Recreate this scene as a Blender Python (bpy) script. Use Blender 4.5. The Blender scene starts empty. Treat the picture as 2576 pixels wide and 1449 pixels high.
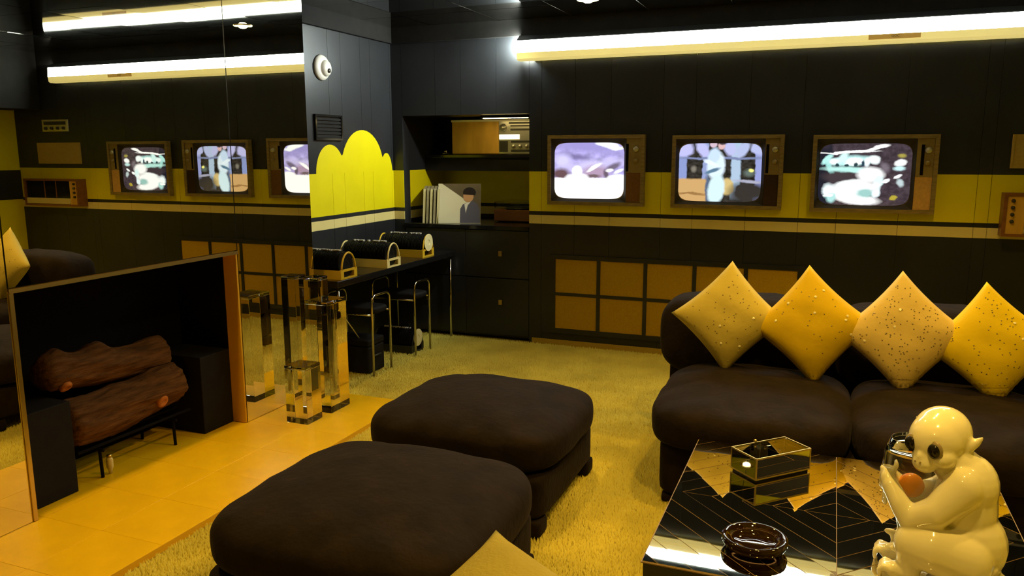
import bpy, bmesh, math, random
import numpy as np
from mathutils import Vector, Matrix
random.seed(7); rng = np.random.default_rng(7)
PI = math.pi
SC = bpy.context.scene
C = SC.collection
# ------------------------------------------------------------------ camera
F_PX = 1995.4
cam_d = bpy.data.cameras.new('camera'); cam = bpy.data.objects.new('camera', cam_d); C.objects.link(cam)
cam_d.sensor_fit = 'HORIZONTAL'; cam_d.sensor_width = 36.0; cam_d.lens = 36.0 * F_PX / 2576.0
cam_d.clip_start = 0.05; cam_d.clip_end = 100
YAW, PITCH, ROLL = 0.3825, 0.1717, -0.0029
fw = Vector((-math.sin(YAW) * math.cos(PITCH), math.cos(YAW) * math.cos(PITCH), -math.sin(PITCH)))
r0 = Vector((math.cos(YAW), math.sin(YAW), 0)); u0 = r0.cross(fw)
r1 = r0 * math.cos(ROLL) + u0 * math.sin(ROLL); u1 = -r0 * math.sin(ROLL) + u0 * math.cos(ROLL)
M = Matrix((r1, u1, -fw)).transposed().to_4x4(); M.translation = Vector((3.5863, -6.1393, 1.58))
cam.matrix_world = M
SC.camera = cam
# ------------------------------------------------------------------ world, exposure, lamp levels
W = bpy.data.worlds.new('world'); SC.world = W; W.use_nodes = True
W.node_tree.nodes['Background'].inputs[0].default_value = (1, .75, .35, 1)
W.node_tree.nodes['Background'].inputs[1].default_value = 0.0
SC.view_settings.view_transform = 'Standard'; SC.view_settings.look = 'None'
SC.view_settings.exposure = 0.0; SC.view_settings.gamma = 1.0; SC.view_settings.use_curve_mapping = False
AMBER = (1.0, .615, .12)
TUBE_STRENGTH = 120.0
LENS_STRENGTH = 42.0
END_STRENGTH = 650.0
DOWNLIGHTS = [  # x, y, watts, spot degrees, blend
    (1.94, -.63, 122, 80, .7),
    (4.10, -1.65, 98, 124, .8),
    (2.40, -2.62, 76, 134, .8),
    (.53, -4.00, 100, 112, .8),
    (.53, -2.55, 26, 112, .8),
    (3.75, -4.25, 115, 118, .8),
    (3.10, -5.45, 66, 125, .8),
    (3.45, -2.95, 70, 134, .8),
    (4.80, -3.30, 50, 120, .8),
]
# ------------------------------------------------------------------ materials
MATS = {}
def mat(name, col, rough=.6, spec=.5, metal=0., noise=0., nscale=8., bump=0., bscale=60., emit=None, estr=0., trans=0., ior=1.45, sheen=0., coat=0., col2=None, stretch=None):
    m = bpy.data.materials.new(name); m.use_nodes = True
    nt = m.node_tree; b = nt.nodes['Principled BSDF']
    b.inputs['Base Color'].default_value = (*col, 1); b.inputs['Roughness'].default_value = rough
    b.inputs['Specular IOR Level'].default_value = spec; b.inputs['Metallic'].default_value = metal
    b.inputs['IOR'].default_value = ior; b.inputs['Transmission Weight'].default_value = trans
    if sheen: b.inputs['Sheen Weight'].default_value = sheen; b.inputs['Sheen Roughness'].default_value = .4; b.inputs['Sheen Tint'].default_value = (*[min(1, c * 6 + .1) for c in col], 1)
    if coat: b.inputs['Coat Weight'].default_value = coat; b.inputs['Coat Roughness'].default_value = .05
    if emit: b.inputs['Emission Color'].default_value = (*emit, 1); b.inputs['Emission Strength'].default_value = estr
    if noise or bump:
        tc = nt.nodes.new('ShaderNodeTexCoord'); src = tc.outputs['Object']
        if stretch:
            mp = nt.nodes.new('ShaderNodeMapping'); mp.inputs['Scale'].default_value = stretch
            nt.links.new(src, mp.inputs['Vector']); src = mp.outputs['Vector']
    if noise:
        n = nt.nodes.new('ShaderNodeTexNoise'); n.inputs['Scale'].default_value = nscale; n.inputs['Detail'].default_value = 6
        nt.links.new(src, n.inputs['Vector'])
        mx = nt.nodes.new('ShaderNodeMix'); mx.data_type = 'RGBA'
        c2 = col2 if col2 else tuple(c * (1 - noise) for c in col)
        mx.inputs[6].default_value = (*c2, 1); mx.inputs[7].default_value = (*[min(1, c * (1 + noise * .5)) for c in col], 1)
        mr = nt.nodes.new('ShaderNodeMapRange'); mr.inputs[1].default_value = .3; mr.inputs[2].default_value = .7
        nt.links.new(n.outputs['Fac'], mr.inputs[0]); nt.links.new(mr.outputs[0], mx.inputs[0])
        nt.links.new(mx.outputs[2], b.inputs['Base Color'])
    if bump:
        n2 = nt.nodes.new('ShaderNodeTexNoise'); n2.inputs['Scale'].default_value = bscale; n2.inputs['Detail'].default_value = 4
        nt.links.new(src, n2.inputs['Vector'])
        bp = nt.nodes.new('ShaderNodeBump'); bp.inputs['Strength'].default_value = bump; bp.inputs['Distance'].default_value = .01
        nt.links.new(n2.outputs['Fac'], bp.inputs['Height']); nt.links.new(bp.outputs[0], b.inputs['Normal'])
    MATS[name] = m; return m
BLACKPAINT = mat('black_paint', (.0185, .0195, .0215), .36, .5, noise=.25, nscale=3, bump=.04, bscale=180)
YELLOWPAINT = mat('yellow_paint', (.75, .64, .003), .42, .4, noise=.06, nscale=4, bump=.03, bscale=180)
CREAMPAINT = mat('cream_paint', (.74, .62, .24), .42, .4, noise=.06, nscale=4)
BLACK = mat('black_lacquer', (.009, .009, .009), .12, .5)
BLACKMAT = mat('black_matte', (.010, .009, .008), .75, .2, noise=.3, nscale=12)
SOOT = mat('sooty_black', (.006, .005, .004), .9, .1)
MIRROR = mat('mirror_glass', (.82, .80, .72), .0, .5, metal=1.)
CEILMIRROR = mat('smoked_ceiling_mirror', (.62, .60, .55), .03, .5, metal=1.)
SEAM = mat('dark_seam', (.03, .026, .015), .5)
TABMIRROR = mat('table_mirror', (.74, .70, .60), .015, .5, metal=1.)
ETCH = mat('etched_line', (.22, .15, .07), .6)
BRASS = mat('brass_trim', (.62, .47, .16), .3, .5, metal=1.)
CHROME = mat('chrome', (.62, .58, .5), .13, .5, metal=1.)
GOLDPANEL = mat('golden_yellow_panel', (.66, .36, .012), .5, .3)
TILE = mat('yellow_hearth_tile', (.80, .50, .003), .38, .4, noise=.10, nscale=5, bump=.02, bscale=30)
GROUT = mat('hearth_grout', (.74, .43, .004), .8)
CARPETBASE = mat('carpet_backing', (.40, .34, .08), .95, .05, noise=.25, nscale=20)
CARPET = mat('shag_pile', (.56, .48, .09), .95, .05, noise=.22, nscale=3.)
VELVET = mat('dark_brown_velvet', (.0140, .0088, .0062), .85, .12, sheen=.12, noise=.4, nscale=10, bump=.38, bscale=34)
VELVET2 = mat('dark_brown_corduroy', (.0130, .0082, .0058), .85, .12, sheen=.12, noise=.4, nscale=12, bump=.38, bscale=34, stretch=(1, 2.5, 1))
CLEAR = mat('clear_acrylic', (.97, .95, .90), .0, .5, trans=1., ior=1.47)
GLASS = mat('clear_glass', (.97, .98, .95), .0, .5, trans=1., ior=1.45)
AMBERGLASS = mat('brown_glass', (.026, .011, .003), .02, .6, trans=.5, ior=1.5)
PORCELAIN = mat('cream_porcelain', (.86, .81, .54), .13, .55, coat=.6)
EYEBLACK = mat('glossy_black_eye', (.012, .01, .008), .08, .6)
EYERING = mat('grey_eye_ring', (.30, .24, .13), .3, .5)
ORANGE = mat('orange_glaze', (.85, .30, .02), .2, .5)
TVWOOD = mat('brown_tv_case', (.27, .19, .055), .45, .4, noise=.3, nscale=14, stretch=(1, 1, 6))
TVBEZEL = mat('dark_tv_bezel', (.035, .026, .012), .5, .3)
TVPANEL = mat('bronze_tv_panel', (.28, .20, .06), .4, .4, noise=.15, nscale=30)
SPK_BROWN = mat('rust_brown_grille', (.20, .095, .025), .8, .2, noise=.2, nscale=60)
SPK_DARK = mat('dark_brown_grille', (.05, .026, .012), .8, .2, noise=.2, nscale=60)
SPK_TAN = mat('tan_grille', (.62, .36, .09), .8, .2, noise=.15, nscale=60)
GRILLE = mat('amber_grille_cloth', (.42, .255, .008), .85, .15, noise=.12, nscale=90)
TANPANEL = mat('tan_speaker_cloth', (.48, .33, .07), .85, .15, noise=.12, nscale=90)
HONEY = mat('honey_oak', (.62, .36, .06), .35, .4, noise=.25, nscale=9, stretch=(1, 1, .25))
RUSTWOOD = mat('red_brown_wood', (.22, .085, .022), .4, .4, noise=.3, nscale=10, stretch=(.3, 2, 2))
SILVER = mat('brushed_silver', (.55, .53, .45), .3, .5, metal=.8)
DARKMETAL = mat('dark_metal', (.05, .048, .042), .4, .5, metal=.5)
LITDIAL = mat('lit_dial', (.9, .85, .6), .4, emit=(1, .93, .6), estr=1.6)
WHITEPLASTIC = mat('white_plastic', (.82, .81, .74), .35, .5)
IVORY = mat('ivory_plastic', (.66, .55, .22), .4, .4)
YELPLASTIC = mat('yellow_plastic', (.62, .40, .02), .4, .4)
VINYL = mat('record_vinyl', (.008, .008, .008), .3, .4)
PAPER = mat('label_paper', (.72, .66, .34), .7, .2)
TABS = mat('pale_label_tabs', (.42, .40, .34), .7, .2)
SLEEVE = mat('grey_record_sleeve', (.42, .38, .22), .7, .2, noise=.2, nscale=20)
SLEEVEW = mat('cream_sleeve_print', (.74, .70, .47), .55, .3, noise=.05, nscale=5)
SLEEVEB = mat('dark_sleeve_print', (.13, .10, .05), .55, .3, noise=.2, nscale=8)
SUIT = mat('grey_suit_print', (.10, .095, .12), .55, .3)
SKINP = mat('skin_print', (.55, .30, .13), .55, .3)
HAIRP = mat('dark_hair_print', (.02, .015, .012), .5, .3)
SHIRTP = mat('white_shirt_print', (.72, .70, .58), .55, .3)
BARK = mat('brown_bark', (.125, .056, .018), .95, .1, noise=.55, nscale=9, bump=1.0, bscale=16, stretch=(6, .8, 6))
KNOT = mat('cut_wood_knot', (.46, .16, .035), .8, .1, noise=.3, nscale=40)
TUBEM = mat('fluorescent_tube', (.9, .9, .9), .4, emit=(1, .98, .86), estr=TUBE_STRENGTH)
LENS = mat('white_light_lens', (.9, .88, .7), .4, emit=(.90, 1, .92), estr=LENS_STRENGTH)
ENDLENS = mat('bright_light_end', (.9, .9, .85), .4, emit=(.88, 1, .96), estr=END_STRENGTH)
LIP = mat('yellow_light_lip', (.80, .66, .22), .4, emit=(1, .84, .30), estr=.62)
STICKER = mat('orange_sticker', (.62, .38, .10), .5, emit=(1, .62, .12), estr=.18)
INK = mat('sticker_ink', (.10, .08, .01), .6)
BULB = mat('lit_bulb', (1, .9, .7), .4, emit=(1, .86, .5), estr=14.)
PILLOW_TAN = mat('tan_gold_cloth', (.58, .47, .10), .75, .25, noise=.12, nscale=6, bump=.15, bscale=30)
PILLOW_GOLD = mat('golden_yellow_cloth', (.68, .47, .004), .7, .25, noise=.12, nscale=6, bump=.15, bscale=30)
PILLOW_BEIGE = mat('beige_gold_cloth', (.70, .53, .17), .75, .25, noise=.10, nscale=6, bump=.15, bscale=30)
PILLOW_BRIGHT = mat('bright_yellow_cloth', (.78, .58, .004), .7, .25, noise=.10, nscale=6, bump=.15, bscale=30)
PILLOW_PALE = mat('pale_yellow_plush', (.36, .30, .06), .85, .1, noise=.12, nscale=8, bump=.3, bscale=90)
DOTS = mat('mirror_dot', (.26, .20, .08), .35, .5, metal=.2)
GLINTS = mat('painted_glint_dot', (.95, .86, .55), .18, .8, metal=.15)  # pale colour paints the lamp glints on some mirror dots
# ------------------------------------------------------------------ helpers
def link(o, parent=None):
    C.objects.link(o)
    if parent is not None: o.parent = parent
    return o
def tag(o, label=None, cat=None, group=None, kind=None):
    if label: o['label'] = label
    if cat: o['category'] = cat
    if group: o['group'] = group
    if kind: o['kind'] = kind
    return o
def empty(name, loc=(0, 0, 0), rz=0., **k):
    o = bpy.data.objects.new(name, None); o.empty_display_size = .05; link(o); o.location = loc; o.rotation_euler = (0, 0, rz)
    return tag(o, **k)
def obj(name, bm, m, parent=None, smooth=False, **k):
    me = bpy.data.meshes.new(name); bm.normal_update(); bm.to_mesh(me); bm.free()
    for x in (m if isinstance(m, (list, tuple)) else [m]): me.materials.append(x)
    if smooth: me.polygons.foreach_set('use_smooth', [True] * len(me.polygons))
    o = bpy.data.objects.new(name, me); link(o, parent); return tag(o, **k)
def inst(name, me, parent=None, loc=(0, 0, 0), rot=(0, 0, 0), scale=(1, 1, 1), **k):
    o = bpy.data.objects.new(name, me); link(o, parent); o.location = loc; o.rotation_euler = rot; o.scale = scale
    return tag(o, **k)
def B(): return bmesh.new()
def bx(bm, x0, x1, y0, y1, z0, z1, mi=0, bev=0., seg=2):
    r = bmesh.ops.create_cube(bm, size=1.0)
    vs = r['verts']
    for v in vs: v.co = Vector((x0 + (v.co.x + .5) * (x1 - x0), y0 + (v.co.y + .5) * (y1 - y0), z0 + (v.co.z + .5) * (z1 - z0)))
    fs = list({f for v in vs for f in v.link_faces})
    for f in fs: f.material_index = mi
    if bev:
        es = list({e for f in fs for e in f.edges})
        bmesh.ops.bevel(bm, geom=es, offset=bev, segments=seg, affect='EDGES', profile=.5)
    return bm
def box(name, x0, x1, y0, y1, z0, z1, m, parent=None, bev=0., **k):
    return obj(name, bx(B(), x0, x1, y0, y1, z0, z1, bev=bev), m, parent, **k)
def tube(bm, pts, r, n=10, caps=True, mi=0, closed=False):
    pts = [Vector(p) for p in pts]; rs = r if isinstance(r, (list, tuple)) else [r] * len(pts)
    rings = []; up = None
    N = len(pts)
    for i, p in enumerate(pts):
        if closed: t = (pts[(i + 1) % N] - pts[i - 1]).normalized()
        else: t = (pts[min(i + 1, N - 1)] - pts[max(i - 1, 0)]).normalized()
        if up is None:
            up = Vector((0, 0, 1)) if abs(t.z) < .9 else Vector((1, 0, 0))
        a = t.cross(up).normalized(); b = a.cross(t).normalized(); up = b
        rings.append([bm.verts.new(p + (a * math.cos(2 * PI * k / n) + b * math.sin(2 * PI * k / n)) * rs[i]) for k in range(n)])
    for i in range(N if closed else N - 1):
        A, D = rings[i], rings[(i + 1) % N]
        for k in range(n):
            f = bm.faces.new((A[k], A[(k + 1) % n], D[(k + 1) % n], D[k])); f.material_index = mi
    if caps and not closed:
        f = bm.faces.new(rings[0][::-1]); f.material_index = mi
        f = bm.faces.new(rings[-1]); f.material_index = mi
    bmesh.ops.recalc_face_normals(bm, faces=bm.faces[:])
    return bm
def lathe(bm, prof, n=32, c=(0, 0, 0), mi=0, axis='z'):
    rings = []
    for r, z in prof:
        row = []
        for k in range(n):
            a = 2 * PI * k / n
            if axis == 'z': p = (c[0] + r * math.cos(a), c[1] + r * math.sin(a), c[2] + z)
            elif axis == 'x': p = (c[0] + z, c[1] + r * math.cos(a), c[2] + r * math.sin(a))
            else: p = (c[0] + r * math.cos(a), c[1] + z, c[2] + r * math.sin(a))
            row.append(bm.verts.new(p))
        rings.append(row)
    for i in range(len(rings) - 1):
        for k in range(n):
            f = bm.faces.new((rings[i][k], rings[i][(k + 1) % n], rings[i + 1][(k + 1) % n], rings[i + 1][k])); f.material_index = mi
    if prof[0][0] > 1e-5: bm.faces.new(rings[0][::-1]).material_index = mi
    if prof[-1][0] > 1e-5: bm.faces.new(rings[-1]).material_index = mi
    bmesh.ops.remove_doubles(bm, verts=bm.verts[:], dist=1e-6)
    bmesh.ops.recalc_face_normals(bm, faces=bm.faces[:])
    return bm
def prism(bm, poly, axis, a, b, mi=0):
    """extrude polygon (2-D list) along axis from a to b; axis 'x': poly=(y,z), 'y': (x,z), 'z': (x,y)"""
    def P(q, t): return (t, q[0], q[1]) if axis == 'x' else ((q[0], t, q[1]) if axis == 'y' else (q[0], q[1], t))
    A = [bm.verts.new(P(q, a)) for q in poly]; D = [bm.verts.new(P(q, b)) for q in poly]
    n = len(poly); fs = [bm.faces.new(A), bm.faces.new(D[::-1])]
    for i in range(n): fs.append(bm.faces.new((A[i], D[i], D[(i + 1) % n], A[(i + 1) % n])))
    for f in fs: f.material_index = mi
    bmesh.ops.recalc_face_normals(bm, faces=fs)
    return bm
def softbox(bm, c, s, k=6., n=14, bulge=0., sag=0., seed=None, wr=0., bulge_x=0.):
    """rounded cushion block: centre c, half sizes s, superellipsoid exponent k"""
    r = bmesh.ops.create_cube(bm, size=2.0); vs = r['verts']
    es = list({e for v in vs for e in v.link_edges})
    r2 = bmesh.ops.subdivide_edges(bm, edges=es, cuts=n, use_grid_fill=True)
    allv = bm.verts[:]
    ph = [random.uniform(0, 6.28) for _ in range(6)]
    for v in allv:
        p = v.co.copy()
        p = Vector([math.copysign(abs(math.sin(q * PI / 2)) ** .8, q) if abs(q) > 1e-6 else 0 for q in p])
        m = max(abs(p.x), abs(p.y), abs(p.z)); nn = (abs(p.x) ** k + abs(p.y) ** k + abs(p.z) ** k) ** (1 / k)
        p = p * (m / nn)
        q = Vector((p.x * s[0], p.y * s[1], p.z * s[2]))
        w = (1 - min(1, abs(p.x)) ** 2) * (1 - min(1, abs(p.y)) ** 2)
        if p.z > 0: q.z += bulge * w * p.z
        if bulge_x: q.x += bulge_x * p.x * (1 - p.z * p.z)
        if wr:
            q.z += wr * (math.sin(q.x * 23 + ph[0] + 3 * math.sin(q.y * 9 + ph[1])) + math.sin(q.y * 27 + ph[2] + 2 * math.sin(q.x * 13 + ph[3]))) * .5
            q.y += wr * math.sin(q.x * 31 + ph[4] + q.z * 12) * .6
        v.co = q + Vector(c)
    bmesh.ops.recalc_face_normals(bm, faces=bm.faces[:])
    return bm
def uvfaces_grid(name, nx, ny, fn, m, parent):
    """grid mesh with UV from param, fn(u,v)->xyz"""
    vs = [fn(i / nx, j / ny) for j in range(ny + 1) for i in range(nx + 1)]
    fs = [(j * (nx + 1) + i, j * (nx + 1) + i + 1, (j + 1) * (nx + 1) + i + 1, (j + 1) * (nx + 1) + i) for j in range(ny) for i in range(nx)]
    me = bpy.data.meshes.new(name); me.from_pydata(vs, [], fs); uv = me.uv_layers.new(name='UVMap')
    for lp in me.loops:
        vi = lp.vertex_index; uv.data[lp.index].uv = ((vi % (nx + 1)) / nx, (vi // (nx + 1)) / ny)
    me.materials.append(m); me.polygons.foreach_set('use_smooth', [True] * len(me.polygons))
    o = bpy.data.objects.new(name, me); return link(o, parent)
# ------------------------------------------------------------------ dimensions
ZF = -.03           # carpet backing level; hearth top is z = 0
CEIL = 2.605; CROWN = 2.477
XM = .459           # mirror plane
XR = 5.605          # right wall
YB = -8.0           # wall behind the camera
MY = -1.85          # end of the mirrored chimney breast
FY0, FY1, FZ = -3.917, -2.574, 1.009   # fireplace opening
Z0, Z1, Z2, Z3 = .986, 1.057, 1.0886, 1.411   # cream | black | yellow limits
NX0, NX1, NZ0, NZ1, NY = .10, 1.27, .955, 1.875, .80   # niche
# ------------------------------------------------------------------ floor, ceiling
fl = box('floor', -.2, XR + .1, YB - .1, 1.0, ZF - .1, ZF, CARPETBASE, kind='structure', label='pale yellow carpeted floor')
cl = box('ceiling', -.2, XR + .1, YB - .1, 1.0, CEIL + .006, CEIL + .1, SEAM, kind='structure', label='smoked mirror tile ceiling')
bm = bx(B(), .003, .607, .003, .607, 0, .006); me_t = bpy.data.meshes.new('mirror_tile'); bm.to_mesh(me_t); bm.free(); me_t.materials.append(CEILMIRROR)
for i in range(10):
    for j in range(14):
        x = i * .61 - .2; y = .1 - (j + 1) * .61
        if x > XR: continue
        inst('mirror_tile', me_t, cl, (x, y, CEIL), (random.gauss(0, .0012), random.gauss(0, .0012), 0))
# ------------------------------------------------------------------ walls made of grooved boards
def board(parent, axis, a, b, z0, z1, face, back, bands):
    """vertical panelling board between a and b; axis 'x' -> faces -y at y=face, 'y' -> faces +x"""
    bm = B(); zs = [z0] + [z for z in (Z0, Z1, Z2, Z3) if z0 < z < z1] + [z1]; g = .0013
    for k in range(len(zs) - 1):
        zm = (zs[k] + zs[k + 1]) / 2
        mi = 0
        if bands and Z0 < zm < Z1: mi = 1
        if bands and Z2 < zm < Z3: mi = 2
        if axis == 'x': bx(bm, a + g, b - g, min(face, back), max(face, back), zs[k], zs[k + 1], mi)
        else: bx(bm, min(face, back), max(face, back), a + g, b - g, zs[k], zs[k + 1], mi)
    return obj('board', bm, [BLACKPAINT, CREAMPAINT, YELLOWPAINT], parent)
# wall_front : the television wall, plane y = 0
wf = obj('wall_front', (lambda bm: [bx(bm, -.1, NX0, .006, .11, ZF, CEIL), bx(bm, NX0, NX1, .006, .11, NZ1, CEIL), bx(bm, NX1, XR + .1, .006, .11, ZF, CEIL)] and bm)(B()), BLACKPAINT, kind='structure', label='black television wall with yellow band and cream stripe')
gx = [0, .10, .42, .66, .98, 1.27, 1.378, 1.66, 1.95, 2.357, 2.60, 2.99, 3.363, 3.62, 4.02, 4.484, 4.565, 4.95, 5.28, XR]
for a, b in zip(gx[:-1], gx[1:]):
    if NX0 - .01 < a < NX1 - .01: board(wf, 'x', a, b, NZ1, CROWN, 0., .006, False)
    else: board(wf, 'x', a, b, .02, CROWN, 0., .006, True)
# niche lining
nz = NZ0
def liner(nm, *a): return box(nm, *a, BLACKPAINT, wf)
bm = B()
for z0, z1, mi in ((.90, Z0, 0), (Z0, Z1, 1), (Z1, Z2, 0), (Z2, Z3, 2), (Z3, NZ1, 0)):
    bx(bm, NX0 - .03, NX0, .112, NY, z0, z1, mi)
obj('niche_side', bm, [BLACKPAINT, CREAMPAINT, YELLOWPAINT], wf)
bm = B()
for z0, z1, mi in ((.90, Z0, 0), (Z0, Z1, 1), (Z1, Z2, 0), (Z2, Z3, 2), (Z3, NZ1, 0)):
    bx(bm, NX0 - .03, NX1 + .5, NY, NY + .03, z0, z1, mi)
obj('niche_back', bm, [BLACKPAINT, CREAMPAINT, YELLOWPAINT], wf)
box('niche_side', NX1 + .45, NX1 + .5, .112, NY, .90, NZ1, BLACKPAINT, wf)
box('niche_top', NX0 - .03, NX1 + .5, .112, NY + .03, NZ1, NZ1 + .03, BLACKPAINT, wf)
box('trim_1', 0, XR, -.035, 0, CROWN, CEIL, BLACKMAT, kind='structure', label='black crown beam over the television wall')
box('trim_2', 0, .035, MY, -.036, CROWN, CEIL, BLACKMAT, kind='structure', label='black crown beam over the cloud mural wall')
box('baseboard_front', 1.30, XR, -.012, 0, ZF, .02, mat('amber_base_strip', (.36, .24, .02), .7), kind='structure', label='narrow amber strip along the foot of the television wall')
# wall_left : cloud mural wall, plane x = 0
wl = box('wall_left', -.1, -.006, MY - .1, .006, ZF, CEIL, BLACKPAINT, kind='structure', label='black board wall with a yellow cloud mural')
gy = [MY - .05, -1.50, -1.25, -.928, -.761, -.484, -.338, -.03, 0]
for a, b in zip(gy[:-1], gy[1:]): board(wl, 'y', a, b, ZF, CROWN, 0., -.006, True)
def arc(cy, cz, ry, rz, a0, a1, n=16): return [(cy + ry * math.cos(math.radians(a0 + (a1 - a0) * i / n)), cz + rz * math.sin(math.radians(a0 + (a1 - a0) * i / n))) for i in range(n + 1)]
pl = [(-1.135, Z3 - .001)]
pl += arc(-.945, 1.41, .19, .218, 178, 38)
pl += arc(-.485, 1.435, .315, .312, 158, 17)
pl += arc(-.118, 1.38, .096, .182, 122, 10)
pl += [(-.0235, Z3 - .001)]
obj('cloud_mural', prism(B(), pl, 'x', 0.0, .0012), YELLOWPAINT, wl, label='yellow three-lobed cloud painted above the band')
# dark vent panel
t = empty('vent_panel', (.0, -.97, 1.66), label='black framed vent panel on the wall above the yellow cloud mural', cat='vent')
bm = B(); bx(bm, 0, .02, -.17, .18, 0, .015); bx(bm, 0, .02, -.17, .18, .175, .19); bx(bm, 0, .02, -.17, -.155, .015, .175); bx(bm, 0, .02, .165, .18, .015, .175)
obj('frame', bm, BLACK, t)
for k in range(6): box('slat', .002, .014, -.155, .165, .018 + k * .026, .036 + k * .026, BLACKMAT, t)
# right and back walls
wr = box('wall_right', XR, XR + .1, YB, .11, ZF, CEIL, YELLOWPAINT, kind='structure', label='yellow side wall with a broad black band')
box('band', XR - .006, XR, YB, 0, 1.07, 1.385, BLACKPAINT, wr)
wb = box('wall_back', -.2, XR, YB - .1, YB, ZF, CEIL, BLACKPAINT, kind='structure', label='black wall behind the seating')
box('band', XM, XR, YB, YB + .006, Z2, Z3, YELLOWPAINT, wb)
bh = box('trim_3', 5.15, XR, -4.2, -.036, 2.02, CEIL, BLACKMAT, kind='structure', label='black bulkhead under the ceiling along the yellow wall')
# ------------------------------------------------------------------ mirrored chimney breast
wm = obj('wall_mirror', (lambda bm: [bx(bm, 0.0, XM - .008, FY1 + .014, MY, ZF, CEIL), bx(bm, -.1, XM - .008, YB, FY0 - .014, ZF, CEIL), bx(bm, 0.0, XM - .008, FY0 - .014, FY1 + .014, FZ + .014, CEIL), bx(bm, -.1, 0., FY0 - .02, MY - .1, ZF, CEIL)] and bm)(B()), BLACKPAINT, kind='structure', label='mirror-clad chimney breast around the fireplace')
for a, b, z0, z1 in ((FY1 + .016, MY, 0, CEIL), (FY0 - .010, FY1 + .012, FZ + .016, CEIL), (-5.25, FY0 - .014, 0, CEIL), (-6.6, -5.254, 0, CEIL), (YB, -6.604, 0, CEIL)):
    box('mirror_panel', XM - .008, XM, a + .0015, b - .0015, z0 + .001, z1 - .001, MIRROR, wm)
# fireplace lining
fp = empty('fireplace', (.2, (FY0 + FY1) / 2, 0), label='black open fireplace with golden side reveals set in the mirror wall', cat='fireplace')
def fpart(nm, x0, x1, y0, y1, z0, z1, m, bev=0., **k):
    o = box(nm, x0 - .2, x1 - .2, y0 - (FY0 + FY1) / 2, y1 - (FY0 + FY1) / 2, z0, z1, m, fp, bev, **k); return o
fpart('reveal', .366, XM - .001, FY1, FY1 + .012, 0.002, FZ, GOLDPANEL, label='golden yellow side reveal')
fpart('reveal', .366, XM - .001, FY0 - .012, FY0, 0.002, FZ, GOLDPANEL, label='golden yellow side reveal')
fpart('reveal', .366, XM - .001, FY0, FY1, FZ, FZ + .012, GOLDPANEL)
fpart('firebox_back', 0.002, .012, FY0, FY1, 0.002, FZ, SOOT)
fpart('firebox_side', .012, .366, FY1, FY1 + .012, 0.002, FZ, SOOT)
fpart('firebox_side', .012, .366, FY0 - .012, FY0, 0.002, FZ, SOOT)
fpart('firebox_top', .012, .366, FY0, FY1, FZ, FZ + .012, SOOT)
fpart('trim_bar', XM, XM + .008, FY0 - .012, FY1 + .012, FZ - .006, FZ + .012, BRASS, label='thin brass trim over the opening')
fpart('trim_bar', XM, XM + .008, FY0 - .014, FY0 + .004, 0.002, FZ - .006, BRASS, label='thin brass upright trim')
for a, b, lab in ((-2.81, FY1 - .004, 'black block standing inside the fireplace beside its golden reveal'), (FY0 + .004, -3.63, 'black block standing inside the fireplace under the raised log end')):
    o = box('hearth_block', .03, .37, a, b, 0.0005, .445, BLACKMAT, bev=.004, label=lab, cat='block', group='black fireplace blocks')
# ------------------------------------------------------------------ hearth of tiles
hs = box('hearth', .012, 1.14, YB, -1.86, ZF, -.004, GROUT, kind='structure', label='raised hearth of golden yellow tiles')
ts = .337
bm = bx(B(), .0005, ts - .0005, .0005, ts - .0005, -.006, 0, bev=.0005, seg=1); me_h = bpy.data.meshes.new('hearth_tile'); bm.to_mesh(me_h); bm.free(); me_h.materials.append(TILE)
for i in range(4):
    for j in range(18):
        x0 = 1.14 - (i + 1) * ts; y1 = -1.86 - j * ts
        if x0 < XM - .02:   # only inside the fireplace opening
            ya, yb = max(y1 - ts, FY0 + .001), min(y1, FY1 - .001); xa = max(x0, .013)
            xb = min(x0 + ts, XM) if x0 > 0 else x0 + ts
            if yb - ya < .02 or xb - xa < .02: continue
            box('hearth_tile', xa + .001, xb - .001, ya + .001, yb - .001, -.006, -.0002, TILE, hs, bev=.0005)
        elif y1 - ts > YB: inst('hearth_tile', me_h, hs, (x0, y1 - ts, 0))
# strip between the second tile row and the mirror
for j in range(18):
    y1 = -1.86 - j * ts
    if y1 - ts > YB: box('hearth_tile', XM + .001, 1.14 - 2 * ts - .001, y1 - ts + .001, y1 - .001, -.006, -.0002, TILE, hs, bev=.0005)
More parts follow.
